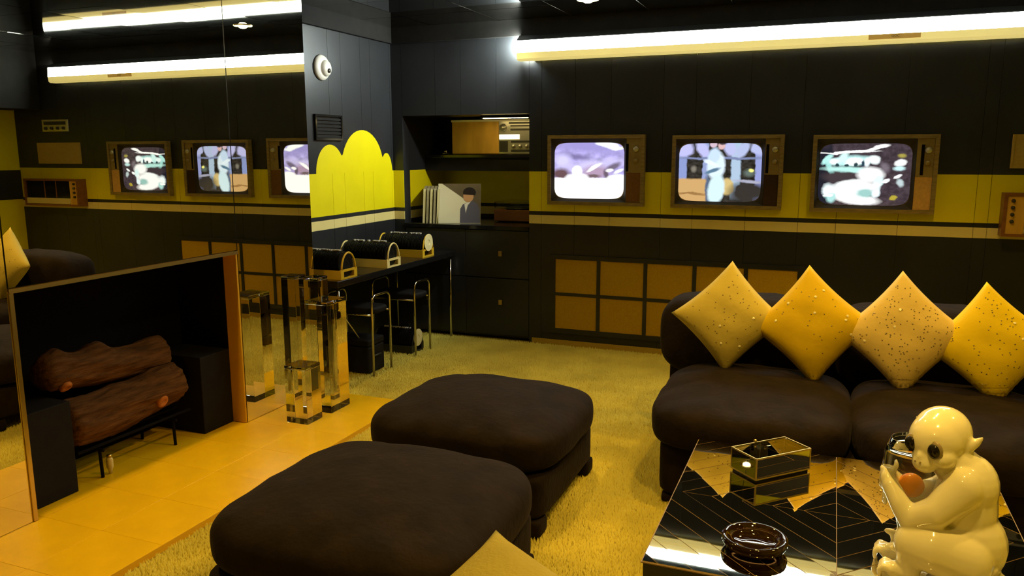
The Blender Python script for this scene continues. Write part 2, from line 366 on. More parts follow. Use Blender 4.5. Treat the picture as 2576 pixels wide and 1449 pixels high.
# ------------------------------------------------------------------ shag carpet pile (uncountable)
def pile():
    P = []
    def region(x0, x1, y0, y1, d):
        nx = int((x1 - x0) / d); ny = int((y1 - y0) / d)
        gxx, gyy = np.meshgrid(np.linspace(x0, x1, nx), np.linspace(y0, y1, ny))
        p = np.stack([gxx.ravel(), gyy.ravel()], 1) + rng.uniform(-d * .6, d * .6, (nx * ny, 2)); P.append(np.c_[p, np.full(len(p), d)])
    region(1.15, 3.2, -4.9, -1.9, .0105)
    region(.02, 3.2, -1.89, -.03, .0125)
    region(3.2, 5.58, -4.9, -.03, .018)
    region(1.15, 5.58, -7.9, -4.92, .03)
    P = np.concatenate(P)
    n = len(P); w = P[:, 2:3] * .75; ang = rng.uniform(0, 2 * PI, n); lean = rng.normal(0, .35, (n, 2)) * w
    h = rng.uniform(.012, .024, n); z = np.full(n, ZF)
    vs = np.zeros((n, 4, 3))
    for k in range(3):
        a = ang + k * 2 * PI / 3
        vs[:, k, 0] = P[:, 0] + w[:, 0] * np.cos(a); vs[:, k, 1] = P[:, 1] + w[:, 0] * np.sin(a); vs[:, k, 2] = z
    vs[:, 3, 0] = P[:, 0] + lean[:, 0]; vs[:, 3, 1] = P[:, 1] + lean[:, 1]; vs[:, 3, 2] = z + h
    keep = np.ones(n, bool)
    keep &= ~((vs[:, 3, 1] < -1.86) & (P[:, 0] < 1.15))
    vs = vs[keep]; n = len(vs)
    idx = (np.arange(n) * 4)[:, None, None] + np.array([[0, 1, 3], [1, 2, 3], [2, 0, 3]])[None]
    me = bpy.data.meshes.new('carpet_pile'); me.vertices.add(n * 4); me.vertices.foreach_set('co', vs.ravel())
    me.loops.add(n * 9); me.loops.foreach_set('vertex_index', idx.ravel().astype(np.int32))
    me.polygons.add(n * 3); me.polygons.foreach_set('loop_start', np.arange(n * 3, dtype=np.int32) * 3); me.polygons.foreach_set('loop_total', np.full(n * 3, 3, np.int32))
    me.update(); me.materials.append(CARPET)
    o = bpy.data.objects.new('carpet_pile', me); link(o)
    return tag(o, 'pale yellow shag carpet pile covering the floor', 'carpet', kind='stuff')
pile()
# ------------------------------------------------------------------ fluorescent light fixture on the television wall
fx = empty('light_fixture', (1.21, 0, 2.28), label='long fluorescent wall light with a yellow lip above the televisions', cat='light')
L = 3.68
box('mount', .10, L, -.03, -.001, .007, .19, WHITEPLASTIC, fx)
for a, b in ((.01, .69), (.72, 2.06), (2.09, 3.40), (3.43, L)):
    bm = tube(B(), [(a, -.07, .12), (b, -.07, .12)], .019, 12); obj('tube', bm, TUBEM, fx, True, label='glowing fluorescent tube')
def strip(nm, prof, m, x0, x1, **k):
    return obj(nm, prism(B(), prof, 'x', x0, x1), m, fx, **k)
strip('lens', [(-.112, .058), (-.118, .058), (-.112, .150), (-.106, .150)], LENS, 0, L, label='white glowing upper lens')
strip('top_cover', [(-.001, .191), (-.001, .196), (-.06, .196), (-.116, .156), (-.114, .1505), (-.106, .1505), (-.056, .190)], BLACKPAINT, 0, L + .006)
strip('lip', [(-.030, .0), (-.100, .0), (-.116, .012), (-.120, .0575), (-.114, .0575), (-.110, .016), (-.097, .006), (-.030, .006)], LIP, 0, L, label='yellow lower lip')
strip('end_lens', [(-.006, .070), (-.108, .070), (-.108, .123), (-.056, .188), (-.006, .188)], ENDLENS, -.004, 0, label='glowing open end of the fixture')
strip('end_cap', [(-.030, 0), (-.1, 0), (-.12, .0575), (-.112, .150), (-.03, .150)], WHITEPLASTIC, L, L + .006)
st = strip('sticker', [(-.1185, .024), (-.1205, .024), (-.1222, .056), (-.1202, .056)], STICKER, 2.536, 2.85, label='long orange maker sticker')
def text_mesh(name, body, size, m, parent, loc, rot, ext=.0006):
    cu = bpy.data.curves.new(name, 'FONT'); cu.body = body; cu.size = size; cu.extrude = ext; cu.align_x = 'CENTER'; cu.align_y = 'CENTER'
    tmp = bpy.data.objects.new(name, cu); C.objects.link(tmp)
    dg = bpy.context.evaluated_depsgraph_get(); me = bpy.data.meshes.new_from_object(tmp.evaluated_get(dg))
    bpy.data.objects.remove(tmp); me.materials.clear(); me.materials.append(m)
    o = bpy.data.objects.new(name, me); link(o, parent); o.location = loc; o.rotation_euler = rot; return o
text_mesh('sticker_print', 'GOC', .022, INK, st, (2.70, -.1224, .042), (PI / 2, 0, 0))
# ------------------------------------------------------------------ recessed amber downlights, most of them unseen and added for their light
bmr = lathe(B(), [(.062, 0), (.075, -.004), (.078, 0), (.06, .03), (.056, .03)], 28); me_ring = bpy.data.meshes.new('trim_ring'); bmr.to_mesh(me_ring); bmr.free(); me_ring.materials.append(BRASS)
bmr = lathe(B(), [(0, -.012), (.025, -.008), (.04, .004), (.045, .02), (0, .022)], 20); me_bulb = bpy.data.meshes.new('bulb'); bmr.to_mesh(me_bulb); bmr.free(); me_bulb.materials.append(BULB)
DLAB = ['small white ceiling spotlight turned towards the cloud mural', 'ceiling downlight above the middle of the sofa back', 'added ceiling downlight between the sofa end and the far ottoman',
        'ceiling downlight over the near end of the hearth', 'ceiling downlight over the clear acrylic columns', 'added ceiling downlight over the mirrored table', 'unseen ceiling downlight behind the seating', 'added ceiling downlight between the sofa and the mirrored table', 'added ceiling downlight by the yellow wall']
for (x, y, wt, deg, bl), lab in zip(DOWNLIGHTS, DLAB):
    t = empty('downlight', (x, y, CEIL - .002), label=lab, cat='ceiling light', group='recessed ceiling downlights')
    inst('trim_ring', me_ring, t); inst('bulb', me_bulb, t, (0, 0, -.012))
    ld = bpy.data.lights.new('downlight_lamp', 'SPOT'); ld.energy = wt; ld.color = AMBER; ld.spot_size = math.radians(deg); ld.spot_blend = bl; ld.shadow_soft_size = .05
    lo = bpy.data.objects.new('downlight_lamp', ld); link(lo, t); lo.location = (0, 0, -.04)
    if lab.startswith('small'):   # white eyeball spot turned towards the cloud mural
        ld.color = (1, .98, .88); lo.rotation_euler = (Vector((0, -.55, 1.60)) - Vector((x, y, CEIL - .042))).to_track_quat('-Z', 'Y').to_euler()
# ------------------------------------------------------------------ round white alarm on the cloud wall
t = empty('round_alarm', (0, -1.02, 2.19), label='round white alarm disc high on the black wall above the cloud mural', cat='alarm')
obj('base', lathe(B(), [(.0, 0), (.092, 0), (.094, .008), (.086, .022), (.06, .03), (0, .03)], 36, axis='x'), WHITEPLASTIC, t, True)
obj('dome', lathe(B(), [(.06, .028), (.055, .045), (.035, .056), (0, .06)], 28, axis='x', c=(0, .018, -.004)), WHITEPLASTIC, t, True)
obj('sensor', lathe(B(), [(.018, .05), (.016, .064), (0, .067)], 16, axis='x', c=(0, .02, -.022)), DARKMETAL, t, True)
# ------------------------------------------------------------------ television sets
def screen_mat(name, base, layers, strength, noise_amt=.03, nscale=9., mottled=0.):
    m = bpy.data.materials.new(name); m.use_nodes = True; nt = m.node_tree; N = nt.nodes; K = nt.links
    b = N['Principled BSDF']; b.inputs['Base Color'].default_value = (.01, .012, .012, 1); b.inputs['Roughness'].default_value = .12
    uv = N.new('ShaderNodeUVMap'); no = N.new('ShaderNodeTexNoise'); no.inputs['Scale'].default_value = nscale; no.inputs['Detail'].default_value = 3
    K.new(uv.outputs[0], no.inputs['Vector'])
    sb = N.new('ShaderNodeVectorMath'); sb.operation = 'SUBTRACT'; sb.inputs[1].default_value = (.5, .5, .5); K.new(no.outputs['Color'], sb.inputs[0])
    sc = N.new('ShaderNodeVectorMath'); sc.operation = 'SCALE'; sc.inputs['Scale'].default_value = noise_amt * 2; K.new(sb.outputs[0], sc.inputs[0])
    ad = N.new('ShaderNodeVectorMath'); K.new(uv.outputs[0], ad.inputs[0]); K.new(sc.outputs[0], ad.inputs[1])
    fl_ = N.new('ShaderNodeVectorMath'); fl_.operation = 'MULTIPLY'; fl_.inputs[1].default_value = (1, 1, 0); K.new(ad.outputs[0], fl_.inputs[0])
    cur = None
    rgb = N.new('ShaderNodeMix'); rgb.data_type = 'RGBA'; rgb.inputs[6].default_value = (*[c * (1 - mottled) for c in base], 1); rgb.inputs[7].default_value = (*[min(1, c * (1 + mottled)) for c in base], 1)
    mr0 = N.new('ShaderNodeMapRange'); mr0.inputs[1].default_value = .35; mr0.inputs[2].default_value = .65; K.new(no.outputs['Fac'], mr0.inputs[0]); K.new(mr0.outputs[0], rgb.inputs[0])
    cur = rgb.outputs[2]
    for (cx, cy, rx, ry, rot, soft, col, kind) in layers:
        mp = N.new('ShaderNodeMapping'); mp.vector_type = 'TEXTURE'; mp.inputs['Location'].default_value = (cx, cy, 0); mp.inputs['Rotation'].default_value = (0, 0, math.radians(rot)); mp.inputs['Scale'].default_value = (rx, ry, 1)
        K.new(fl_.outputs[0], mp.inputs['Vector'])
        if kind == 'e':
            ln = N.new('ShaderNodeVectorMath'); ln.operation = 'LENGTH'; K.new(mp.outputs[0], ln.inputs[0]); d = ln.outputs['Value']
        else:
            ab = N.new('ShaderNodeVectorMath'); ab.operation = 'ABSOLUTE'; K.new(mp.outputs[0], ab.inputs[0])
            sx = N.new('ShaderNodeSeparateXYZ'); K.new(ab.outputs[0], sx.inputs[0])
            mxn = N.new('ShaderNodeMath'); mxn.operation = 'MAXIMUM'; K.new(sx.outputs[0], mxn.inputs[0]); K.new(sx.outputs[1], mxn.inputs[1]); d = mxn.outputs[0]
        mr = N.new('ShaderNodeMapRange'); mr.inputs[1].default_value = 1 + soft; mr.inputs[2].default_value = 1 - soft; K.new(d, mr.inputs[0])
        mx = N.new('ShaderNodeMix'); mx.data_type = 'RGBA'; mx.inputs[7].default_value = (*col, 1); K.new(mr.outputs[0], mx.inputs[0]); K.new(cur, mx.inputs[6]); cur = mx.outputs[2]
    K.new(cur, b.inputs['Emission Color']); b.inputs['Emission Strength'].default_value = strength
    return m
WH = (1., 1., 1.); LAV = (.42, .38, .80)
S1 = screen_mat('snowy_picture', (.42, .37, .72), [
    (.5, .93, .6, .10, -6, .6, (.33, .29, .62), 'e'), (.30, .76, .20, .05, -12, .6, (.20, .17, .36), 'e'), (.66, .70, .05, .03, 0, .6, (.16, .16, .34), 'e'), (.13, .68, .11, .12, 0, .5, (.62, .58, .95), 'e'),
    (.55, .60, .4, .08, 10, .7, (.60, .55, .85), 'e'), (.84, .95, .17, .055, -8, .25, (.95, 1, 1), 'e'), (.70, .98, .1, .04, 0, .25, (.95, 1, 1), 'e'),
    (.10, .44, .13, .10, 0, .35, (.13, .07, .08), 'e'), (.60, .47, .19, .12, 8, .4, (.42, .29, .42), 'e'), (.57, .405, .09, .03, 0, .4, (.16, .11, .12), 'e'), (.85, .58, .11, .045, 30, .4, (.16, .13, .20), 'e'), (.75, .44, .035, .08, 10, .4, (.14, .10, .14), 'e'),
    (.58, .56, .12, .03, 38, .3, WH, 'e'), (.80, .515, .05, .03, 20, .3, WH, 'e'), (.92, .50, .07, .028, 32, .3, WH, 'e'),
    (.34, .49, .075, .10, 0, .15, WH, 'e'), (.34, .36, .17, .10, 0, .2, WH, 'e'), (.5, .16, .7, .21, 0, .06, WH, 'r'), (.9, .36, .14, .08, 0, .15, WH, 'e')], 1.25, .022, 9, .25)
BLU = (.55, .74, .92)
S2 = screen_mat('dancing_picture', (.030, .026, .022), [
    (.05, .55, .05, .5, 0, .15, (.26, .32, .62), 'r'), (.97, .55, .045, .5, 0, .15, (.30, .34, .66), 'r'), (.33, .6, .035, .5, 0, .2, (.30, .36, .62), 'r'), (.70, .62, .055, .5, 0, .2, (.42, .56, .72), 'r'),
    (.06, .90, .10, .14, -20, .25, (.52, .52, .86), 'e'), (.29, .90, .07, .15, 20, .25, (.52, .52, .86), 'e'), (.62, .92, .07, .14, 10, .25, (.50, .52, .82), 'e'), (.78, .90, .07, .14, -20, .25, (.46, .52, .78), 'e'), (.95, .92, .06, .12, 15, .25, (.46, .50, .80), 'e'),
    (.5, .75, .55, .02, 0, .4, (.20, .24, .42), 'r'), (.19, .56, .03, .05, 0, .5, (.22, .2, .16), 'e'), (.86, .5, .06, .06, 30, .5, (.12, .16, .14), 'e'), (.88, .54, .03, .028, 0, .3, (1., .95, .25), 'e'),
    (.16, .19, .19, .20, 0, .08, (.62, .38, .15), 'r'), (.16, .12, .19, .02, 0, .4, (.34, .18, .06), 'r'), (.60, .26, .09, .14, 0, .15, (.66, .50, .20), 'e'), (.86, .16, .22, .18, 0, .3, (.035, .03, .026), 'e'), (.86, .35, .16, .025, -6, .4, (.40, .40, .52), 'e'),
    (.38, .15, .04, .30, 4, .25, (.10, .14, .22), 'e'),
    (.46, .62, .11, .24, 0, .15, (.72, .86, .96), 'e'), (.43, .78, .07, .14, -8, .2, (.58, .74, .94), 'e'), (.47, .21, .10, .26, -5, .15, (.66, .86, .92), 'e'), (.40, .66, .11, .035, -32, .25, (.80, .92, 1.), 'e'), (.42, .53, .10, .03, 28, .3, (.10, .20, .30), 'e'),
    (.52, .955, .042, .06, 0, .2, (.72, .46, .46), 'e'), (.42, .975, .045, .05, 0, .2, (.66, .50, .60), 'e'), (.53, 1.0, .045, .03, 0, .3, (.05, .04, .05), 'e')], 1.15, .014, 14, .6)
TEAL = (.34, .66, .62)
S3 = screen_mat('crowd_picture', (.052, .036, .046), [
    (.05, .45, .07, .6, 0, .3, (.012, .012, .022), 'r'), (.08, .75, .035, .10, -25, .25, (.42, .78, .74), 'e'), (.12, .60, .03, .13, 20, .3, (.32, .66, .62), 'e'),
    (.33, .72, .24, .08, 4, .3, (.50, .86, .84), 'e'), (.24, .77, .05, .1, -35, .3, (.62, .9, .88), 'e'), (.38, .71, .10, .06, 5, .25, WH, 'e'), (.16, .71, .05, .05, 0, .3, (.8, .95, .95), 'e'), (.52, .70, .03, .07, 0, .3, (.85, .98, 1.), 'e'),
    (.20, .65, .022, .03, 0, .3, (.02, .05, .06), 'e'), (.30, .65, .022, .03, 0, .3, (.02, .05, .06), 'e'), (.40, .66, .022, .035, 0, .3, (.02, .05, .06), 'e'), (.48, .67, .016, .06, 0, .3, (.02, .05, .08), 'e'),
    (.35, .575, .29, .045, -3, .3, (.46, .80, .74), 'e'), (.24, .45, .19, .09, -5, .3, (.05, .036, .042), 'e'),
    (.57, .50, .14, .12, 0, .25, WH, 'e'), (.60, .74, .06, .07, 35, .25, (.9, 1, 1), 'e'), (.66, .38, .05, .12, 0, .3, (.7, .93, .95), 'e'),
    (.40, .27, .26, .11, 8, .25, WH, 'e'), (.12, .22, .07, .12, 0, .3, (.86, .98, 1.), 'e'), (.30, .17, .2, .10, -12, .25, WH, 'e'), (.45, .09, .22, .08, -6, .25, WH, 'e'), (.52, .20, .09, .07, 0, .35, (.30, .55, .52), 'e'), (.13, .10, .07, .07, 0, .3, (.40, .70, .68), 'e'), (.10, .13, .05, .03, 0, .25, WH, 'e'),
    (.64, .20, .045, .07, -15, .25, (.80, .95, 1.), 'e'), (.35, .36, .16, .05, 12, .3, (.95, 1, 1), 'e'),
    (.30, .865, .32, .020, 2, .25, WH, 'e'), (.56, .90, .13, .022, 20, .25, WH, 'e'), (.67, .955, .08, .030, 12, .25, WH, 'e'),
    (.88, .69, .065, .05, 28, .25, WH, 'e'), (.87, .60, .06, .035, 0, .35, (.55, .80, .82), 'e'), (.86, .47, .05, .024, 42, .25, (.95, 1, 1), 'e'), (.74, .40, .048, .026, 45, .25, WH, 'e'), (.89, .37, .035, .06, 15, .35, (.48, .58, .60), 'e'), (.72, .62, .04, .08, 10, .5, (.17, .14, .17), 'e'),
    (.90, .81, .035, .04, 0, .4, (.35, .30, .06), 'e'), (.85, .11, .05, .032, 0, .25, (.42, .34, .04), 'e')], 1.25, .016, 16, .3)
def rrect(w, h, r, n=8):
    p = []
    for cx, cz, a0 in ((w - r, h - r, 0), (-(w - r), h - r, 90), (-(w - r), -(h - r), 180), (w - r, -(h - r), 270)):
        for i in range(n + 1):
            a = math.radians(a0 + 90 * i / n); p.append((cx + r * math.cos(a), cz + r * math.sin(a)))
    return p
def television(x0, x1, z0, z1, sm, spk, label, slot_off, sw=.585):
    w, h = x1 - x0, z1 - z0
    t = empty('television', (x0, 0, z0), label=label, cat='television', group='televisions set in the wall')
    D = .055; e = .028
    bm = B()
    bx(bm, 0, w, -D, -.001, 0, e); bx(bm, 0, w, -D, -.001, h - e, h); bx(bm, 0, e, -D, -.001, e, h - e); bx(bm, w - e, w, -D, -.001, e, h - e)
    bx(bm, e, w - e, -.012, -.001, e, h - e)
    obj('case', bm, TVWOOD, t, label='brown wood-toned case')
    sx0 = .050; cxs = sx0 + sw / 2; czs = h / 2 - .004; sh = h - .115
    # bezel : ring between rectangle and rounded screen opening
    inner = rrect(sw / 2, sh / 2, .06, 8); outer = []
    X0, X1, Y0, Y1 = e + .001 - cxs, sx0 + sw + .022 - cxs, e + .001 - czs, h - e - .001 - czs
    for (px, pz) in inner:
        s = min((X1 / px) if px > 1e-6 else (X0 / px if px < -1e-6 else 1e9), (Y1 / pz) if pz > 1e-6 else (Y0 / pz if pz < -1e-6 else 1e9))
        outer.append((px * s, pz * s))
    bm = B(); n = len(inner)
    vi = [bm.verts.new((cxs + p[0], -.020, czs + p[1])) for p in inner]; vo = [bm.verts.new((cxs + p[0], -.044, czs + p[1])) for p in outer]
    for i in range(n): bm.faces.new((vi[i], vi[(i + 1) % n], vo[(i + 1) % n], vo[i]))
    bmesh.ops.recalc_face_normals(bm, faces=bm.faces[:]); obj('bezel', bm, TVBEZEL, t)
    def sf(u, v):
        a, b = 2 * u - 1, 2 * v - 1
        # square -> rounded outline
        k = 7.; m = max(abs(a), abs(b)); nn = (abs(a) ** k + abs(b) ** k) ** (1 / k) if m > 0 else 1
        s = m / nn if m > 0 else 1
        a, b = a * s, b * s
        return (cxs + a * (sw / 2 + .002), -.020 - .014 * (1 - a * a) * (1 - b * b * .6), czs + b * (sh / 2 + .002))
    so = uvfaces_grid('screen', 24, 20, sf, sm, t); so['label'] = 'bulging lit picture tube'
    px0 = sx0 + sw + .024; px1 = w - e - .001
    box('control_panel', px0, px1, -.046, -.012, h * .47, h - e - .001, TVPANEL, t)
    box('speaker_grille', px0, px1, -.044, -.012, e + .001, h * .47 - .001, spk, t)
    box('channel_slot', px0 - .004 + slot_off, px0 + .016 + slot_off, -.049, -.040, h * .49, h - .07, SOOT, t)
    kx = (px0 + px1) / 2 + .018
    for kz, r in ((h * .80, .022), (h * .64, .018)):
        kn = obj('knob', lathe(B(), [(0, -.016), (r * .8, -.016), (r, -.006), (r * 1.05, 0)], 20, axis='y'), SILVER if r > .02 else TVPANEL, t, True); kn.location = (kx, -.046, kz)
    return t
television(1.4475, 2.2326, 1.148, 1.698, S1, SPK_BROWN, 'wall television showing a bright snowy landscape, beside the record niche', 0., .57)
television(2.4427, 3.244, 1.146, 1.688, S2, SPK_DARK, 'wall television showing a pale dancing figure, between the other two sets', .01, .60)
television(3.4374, 4.2353, 1.141, 1.681, S3, SPK_TAN, 'wall television showing a teal and white crowd, with a tan speaker panel', .03, .59)
# ------------------------------------------------------------------ amber grille panel under the televisions
g = empty('grille_panel', (1.507, 0, .121), label='black framed panel of ten amber cloth squares low on the wall', cat='grille panel')
GW, GH = 3.384 - 1.507, .58; cw = (GW - 4 * .030) / 5; ch = (GH - .026) / 2
bm = B(); bx(bm, -.05, GW + .05, -.016, -.001, -.04, 0); bx(bm, -.05, GW + .05, -.016, -.001, GH, GH + .035); bx(bm, -.05, 0, -.016, -.001, 0, GH); bx(bm, GW, GW + .05, -.016, -.001, 0, GH)
obj('frame', bm, BLACKPAINT, g)
for i in range(1, 5): box('mullion', i * (cw + .03) - .03, i * (cw + .03), -.016, -.001, 0, GH, BLACKPAINT, g)
for i in range(5): box('crossbar', i * (cw + .03), i * (cw + .03) + cw, -.014, -.001, ch, ch + .026, BLACKPAINT, g)
bm = bx(B(), 0, cw, -.008, -.001, 0, ch); me_c = bpy.data.meshes.new('cloth_square'); bm.to_mesh(me_c); bm.free(); me_c.materials.append(GRILLE)
for i in range(5):
    for j in range(2): inst('cloth_square', me_c, g, (i * (cw + .03), 0, j * (ch + .026)))
# ------------------------------------------------------------------ things on the wall beyond the third television
t = empty('wall_speaker', (4.66, 0, 1.455), label='tan cloth speaker panel on the wall above the brown tape deck', cat='speaker')
bm = B(); bx(bm, 0, .62, -.02, -.001, 0, .012); bx(bm, 0, .62, -.02, -.001, .208, .22); bx(bm, 0, .012, -.02, -.001, .012, .208); bx(bm, .608, .62, -.02, -.001, .012, .208)
obj('frame', bm, TANPANEL, t); box('cloth', .012, .608, -.014, -.001, .012, .208, TANPANEL, t)
t = empty('wall_radio', (4.80, 0, 1.79), label='small silver radio panel with knobs above the tan wall speaker', cat='radio')
box('faceplate', 0, .38, -.015, -.001, 0, .125, SILVER, t, .003)
box('dial', .03, .35, -.018, -.014, .07, .105, DARKMETAL, t)
for k in range(4):
    o = obj('knob', lathe(B(), [(0, -.02), (.014, -.018), (.018, 0)], 16, axis='y'), DARKMETAL, t, True); o.location = (.06 + k * .087, -.0152, .035)
td = empty('tape_deck', (4.63, 0, 1.012), label='brown wooden tape deck with a dark window in the yellow band', cat='tape deck')
bm = B(); bx(bm, 0, .80, -.11, -.001, 0, .02); bx(bm, 0, .80, -.11, -.001, .265, .285); bx(bm, 0, .022, -.11, -.001, .02, .265); bx(bm, .778, .80, -.11, -.001, .02, .265); bx(bm, .022, .778, -.03, -.001, .02, .265)
obj('case', bm, RUSTWOOD, td)
box('side_panel', .022, .125, -.102, -.03, .02, .265, HONEY, td)
for k in range(4):
    o = obj('knob', lathe(B(), [(0, -.02), (.010, -.018), (.013, 0)], 14, axis='y'), DARKMETAL, td, True); o.location = (.055, -.1022, .10 + k * .045)
box('window', .127, .776, -.09, -.03, .085, .263, BLACK, td)
for k in range(2): box('window_bar', .33 + k * .17, .342 + k * .17, -.094, -.09, .085, .263, RUSTWOOD, td)
box('key_row', .127, .776, -.105, -.03, .022, .083, IVORY, td, .004, label='pale row of keys')
# ------------------------------------------------------------------ niche: shelf, stereo, records, turntable; cabinet below
sh = empty('niche_shelf', (NX0, .39, 1.40), label='thick black shelf across the niche under the oak stereo', cat='shelf')
box('board', .001, NX1 + .44 - NX0, 0, NY - .392, .115, .146, BLACK, sh, .004)
box('fascia', .001, NX1 + .44 - NX0, .012, .04, 0, .115, BLACKMAT, sh)
t = empty('stereo_receiver', (.36, .43, 1.5465), label='honey oak stereo with a lit silver dial plate on the niche shelf', cat='stereo')
bm = B(); bx(bm, 0, 1.02, .012, .33, 0, .302, bev=.004); obj('case', bm, HONEY, t)
box('wood_front', .006, .462, -.002, .012, .006, .296, HONEY, t, .002)
box('top_rail', 0, 1.02, -.006, .012, .285, .302, WHITEPLASTIC, t)
box('faceplate', .466, 1.014, -.004, .012, .006, .284, SILVER, t)
box('lit_dial', .470, .66, -.010, -.0045, .130, .172, LITDIAL, t, label='glowing dial window')
o = obj('tuning_knob', lathe(B(), [(0, -.03), (.012, -.03), (.014, -.02), (.030, -.02), (.034, 0)], 24, axis='y'), SILVER, t, True); o.location = (.508, -.0042, .232)
for a, b, z0, z1 in ((.56, .80, .262, .278), (.575, .80, .205, .222), (.575, .80, .24, .252), (.470, .55, .02, .115), (.58, .80, .02, .04), (.58, .80, .10, .118)): box('dark_strip', a, b, -.007, -.0045, z0, z1, DARKMETAL, t)
for k in range(4):
    o = obj('knob', lathe(B(), [(0, -.022), (.014, -.02), (.018, 0)], 18, axis='y'), SILVER, t, True); o.location = (.605 + k * .062, -.0045, .07)
t = empty('shelf_trinket', (.30, .42, 1.547), label='small chrome trinket standing in for light specks beside the oak stereo', cat='trinket')  # made-up chrome dish and ball for the small light specks here
obj('dish', lathe(B(), [(0, 0), (.02, 0), (.035, .008), (.037, .012), (.03, .010), (0, .006)], 20), CHROME, t, True)
obj('ball', lathe(B(), [(0, .006)] + [(.018 * math.sin(a * PI / 8), .024 - .018 * math.cos(a * PI / 8)) for a in range(1, 8)] + [(0, .042)], 16), CHROME, t, True)
nl = empty('niche_lamp', (.98, .20, NZ1 - .001), label='small shaded lamp strip under the top of the niche', cat='lamp')
box('housing', -.22, .22, -.03, .03, -.022, -.0005, BLACK, nl); box('glow_strip', -.2, .2, -.02, .02, -.026, -.0225, mat('niche_glow', (1, .9, .7), .4, emit=(1, .74, .28), estr=22.), nl)
cb = empty('niche_cabinet', (NX0, 0, 0), label='black cabinet under the record niche with small square pulls', cat='cabinet')
box('body', .001, NX1 - NX0 - .001, .02, NY - .002, .0, .92, BLACKPAINT, cb)
box('worktop', .001, NX1 - NX0 - .001, -.012, NY - .002, .921, .955, BLACK, cb, .003, label='glossy black worktop')
dw = (NX1 - NX0 - .004) / 2
for i in range(2):
    for j, (z0, z1) in enumerate(((.515, .915), (.02, .505))):
        d = box('door', .002 + i * dw + .0015, .002 + (i + 1) * dw - .0015, .0, .018, z0, z1, BLACKPAINT, cb, .002)
        hx = 1.012 - NX0 if i == 1 else .22
        hz = .722 if j == 0 else .304
        box('pull', hx - .016, hx + .016, -.016, -.0005, hz - .022, hz + .022, BRASS, d, .003)
# long-playing records
LPLAB = ['grey record sleeve leaning at the outer end of the niche stack', 'second grey record sleeve leaning in the niche stack', 'olive grey record sleeve leaning in the niche stack', 'grey green record sleeve leaning in the niche stack', 'worn grey record sleeve next to the printed album cover']
for k in range(5):
    t = empty('record_sleeve', (.124 + k * .034, .341, .956), math.radians(-65), label=LPLAB[k], cat='record')
    o = box('sleeve', 0, .31, -.012, .012, 0, .31, SLEEVE, t, .001); o.rotation_euler = (math.radians(-3), math.radians(3), 0)
    box('spine', .309, .3115, -.0105, .0105, .002, .308, SLEEVE if k % 2 else PAPER, t).rotation_euler = (math.radians(-3), math.radians(3), 0)
al = empty('album_cover', (.405, .045, .956), math.radians(8), label='cream album cover showing a man in a grey suit, in front of the niche records', cat='record')
al.rotation_euler = (math.radians(-7), 0, math.radians(16))
AS = 1.13
def sc2(pts): return [(a * AS, b * 1.04) for a, b in pts]
box('sleeve', 0, .33 * AS, 0, .006, 0, .33 * 1.04, SLEEVEW, al, .001)
obj('dark_print', prism(B(), sc2([(.03, .33), (.33, .33), (.33, .005), (.30, .005), (.25, .17)]), 'y', -.0006, 0), SLEEVEB, al)
obj('suit_print', prism(B(), sc2([(.170, .004), (.325, .004), (.322, .12), (.300, .168), (.262, .192), (.232, .178), (.192, .158), (.172, .12)]), 'y', -.0012, -.0006), SUIT, al)
obj('shirt_print', prism(B(), sc2([(.215, .085), (.230, .150), (.258, .186), (.232, .178), (.204, .160)]), 'y', -.0018, -.0012), SHIRTP, al)
obj('face_print', prism(B(), sc2(arc(.235, .226, .040, .050, 0, 352, 22)), 'y', -.0018, -.0012), SKINP, al)
obj('hair_print', prism(B(), sc2(arc(.243, .256, .050, .044, -30, 200, 18)), 'y', -.0024, -.0018), HAIRP, al)
tt = empty('turntable', (.80, .36, .956), label='red-brown turntable with a smoked lid on the niche worktop', cat='turntable')
box('plinth', 0, .46, 0, .36, .008, .105, RUSTWOOD, tt, .004)
obj('platter', lathe(B(), [(0, 0), (.145, 0), (.148, .01), (.14, .018), (0, .018)], 36, c=(.2, .18, .1055)), DARKMETAL, tt, True)
bm = B(); bx(bm, .005, .455, .005, .011, .124, .17); bx(bm, .005, .455, .349, .355, .124, .17); bx(bm, .005, .011, .011, .349, .124, .17); bx(bm, .449, .455, .011, .349, .124, .17); bx(bm, .005, .455, .005, .355, .17, .175)
obj('lid', bm, GLASS, tt)
for k in range(4): obj('foot', lathe(B(), [(.015, 0), (.018, .008)], 12, c=(.04 + .38 * (k % 2), .04 + .28 * (k // 2), 0)), DARKMETAL, tt)
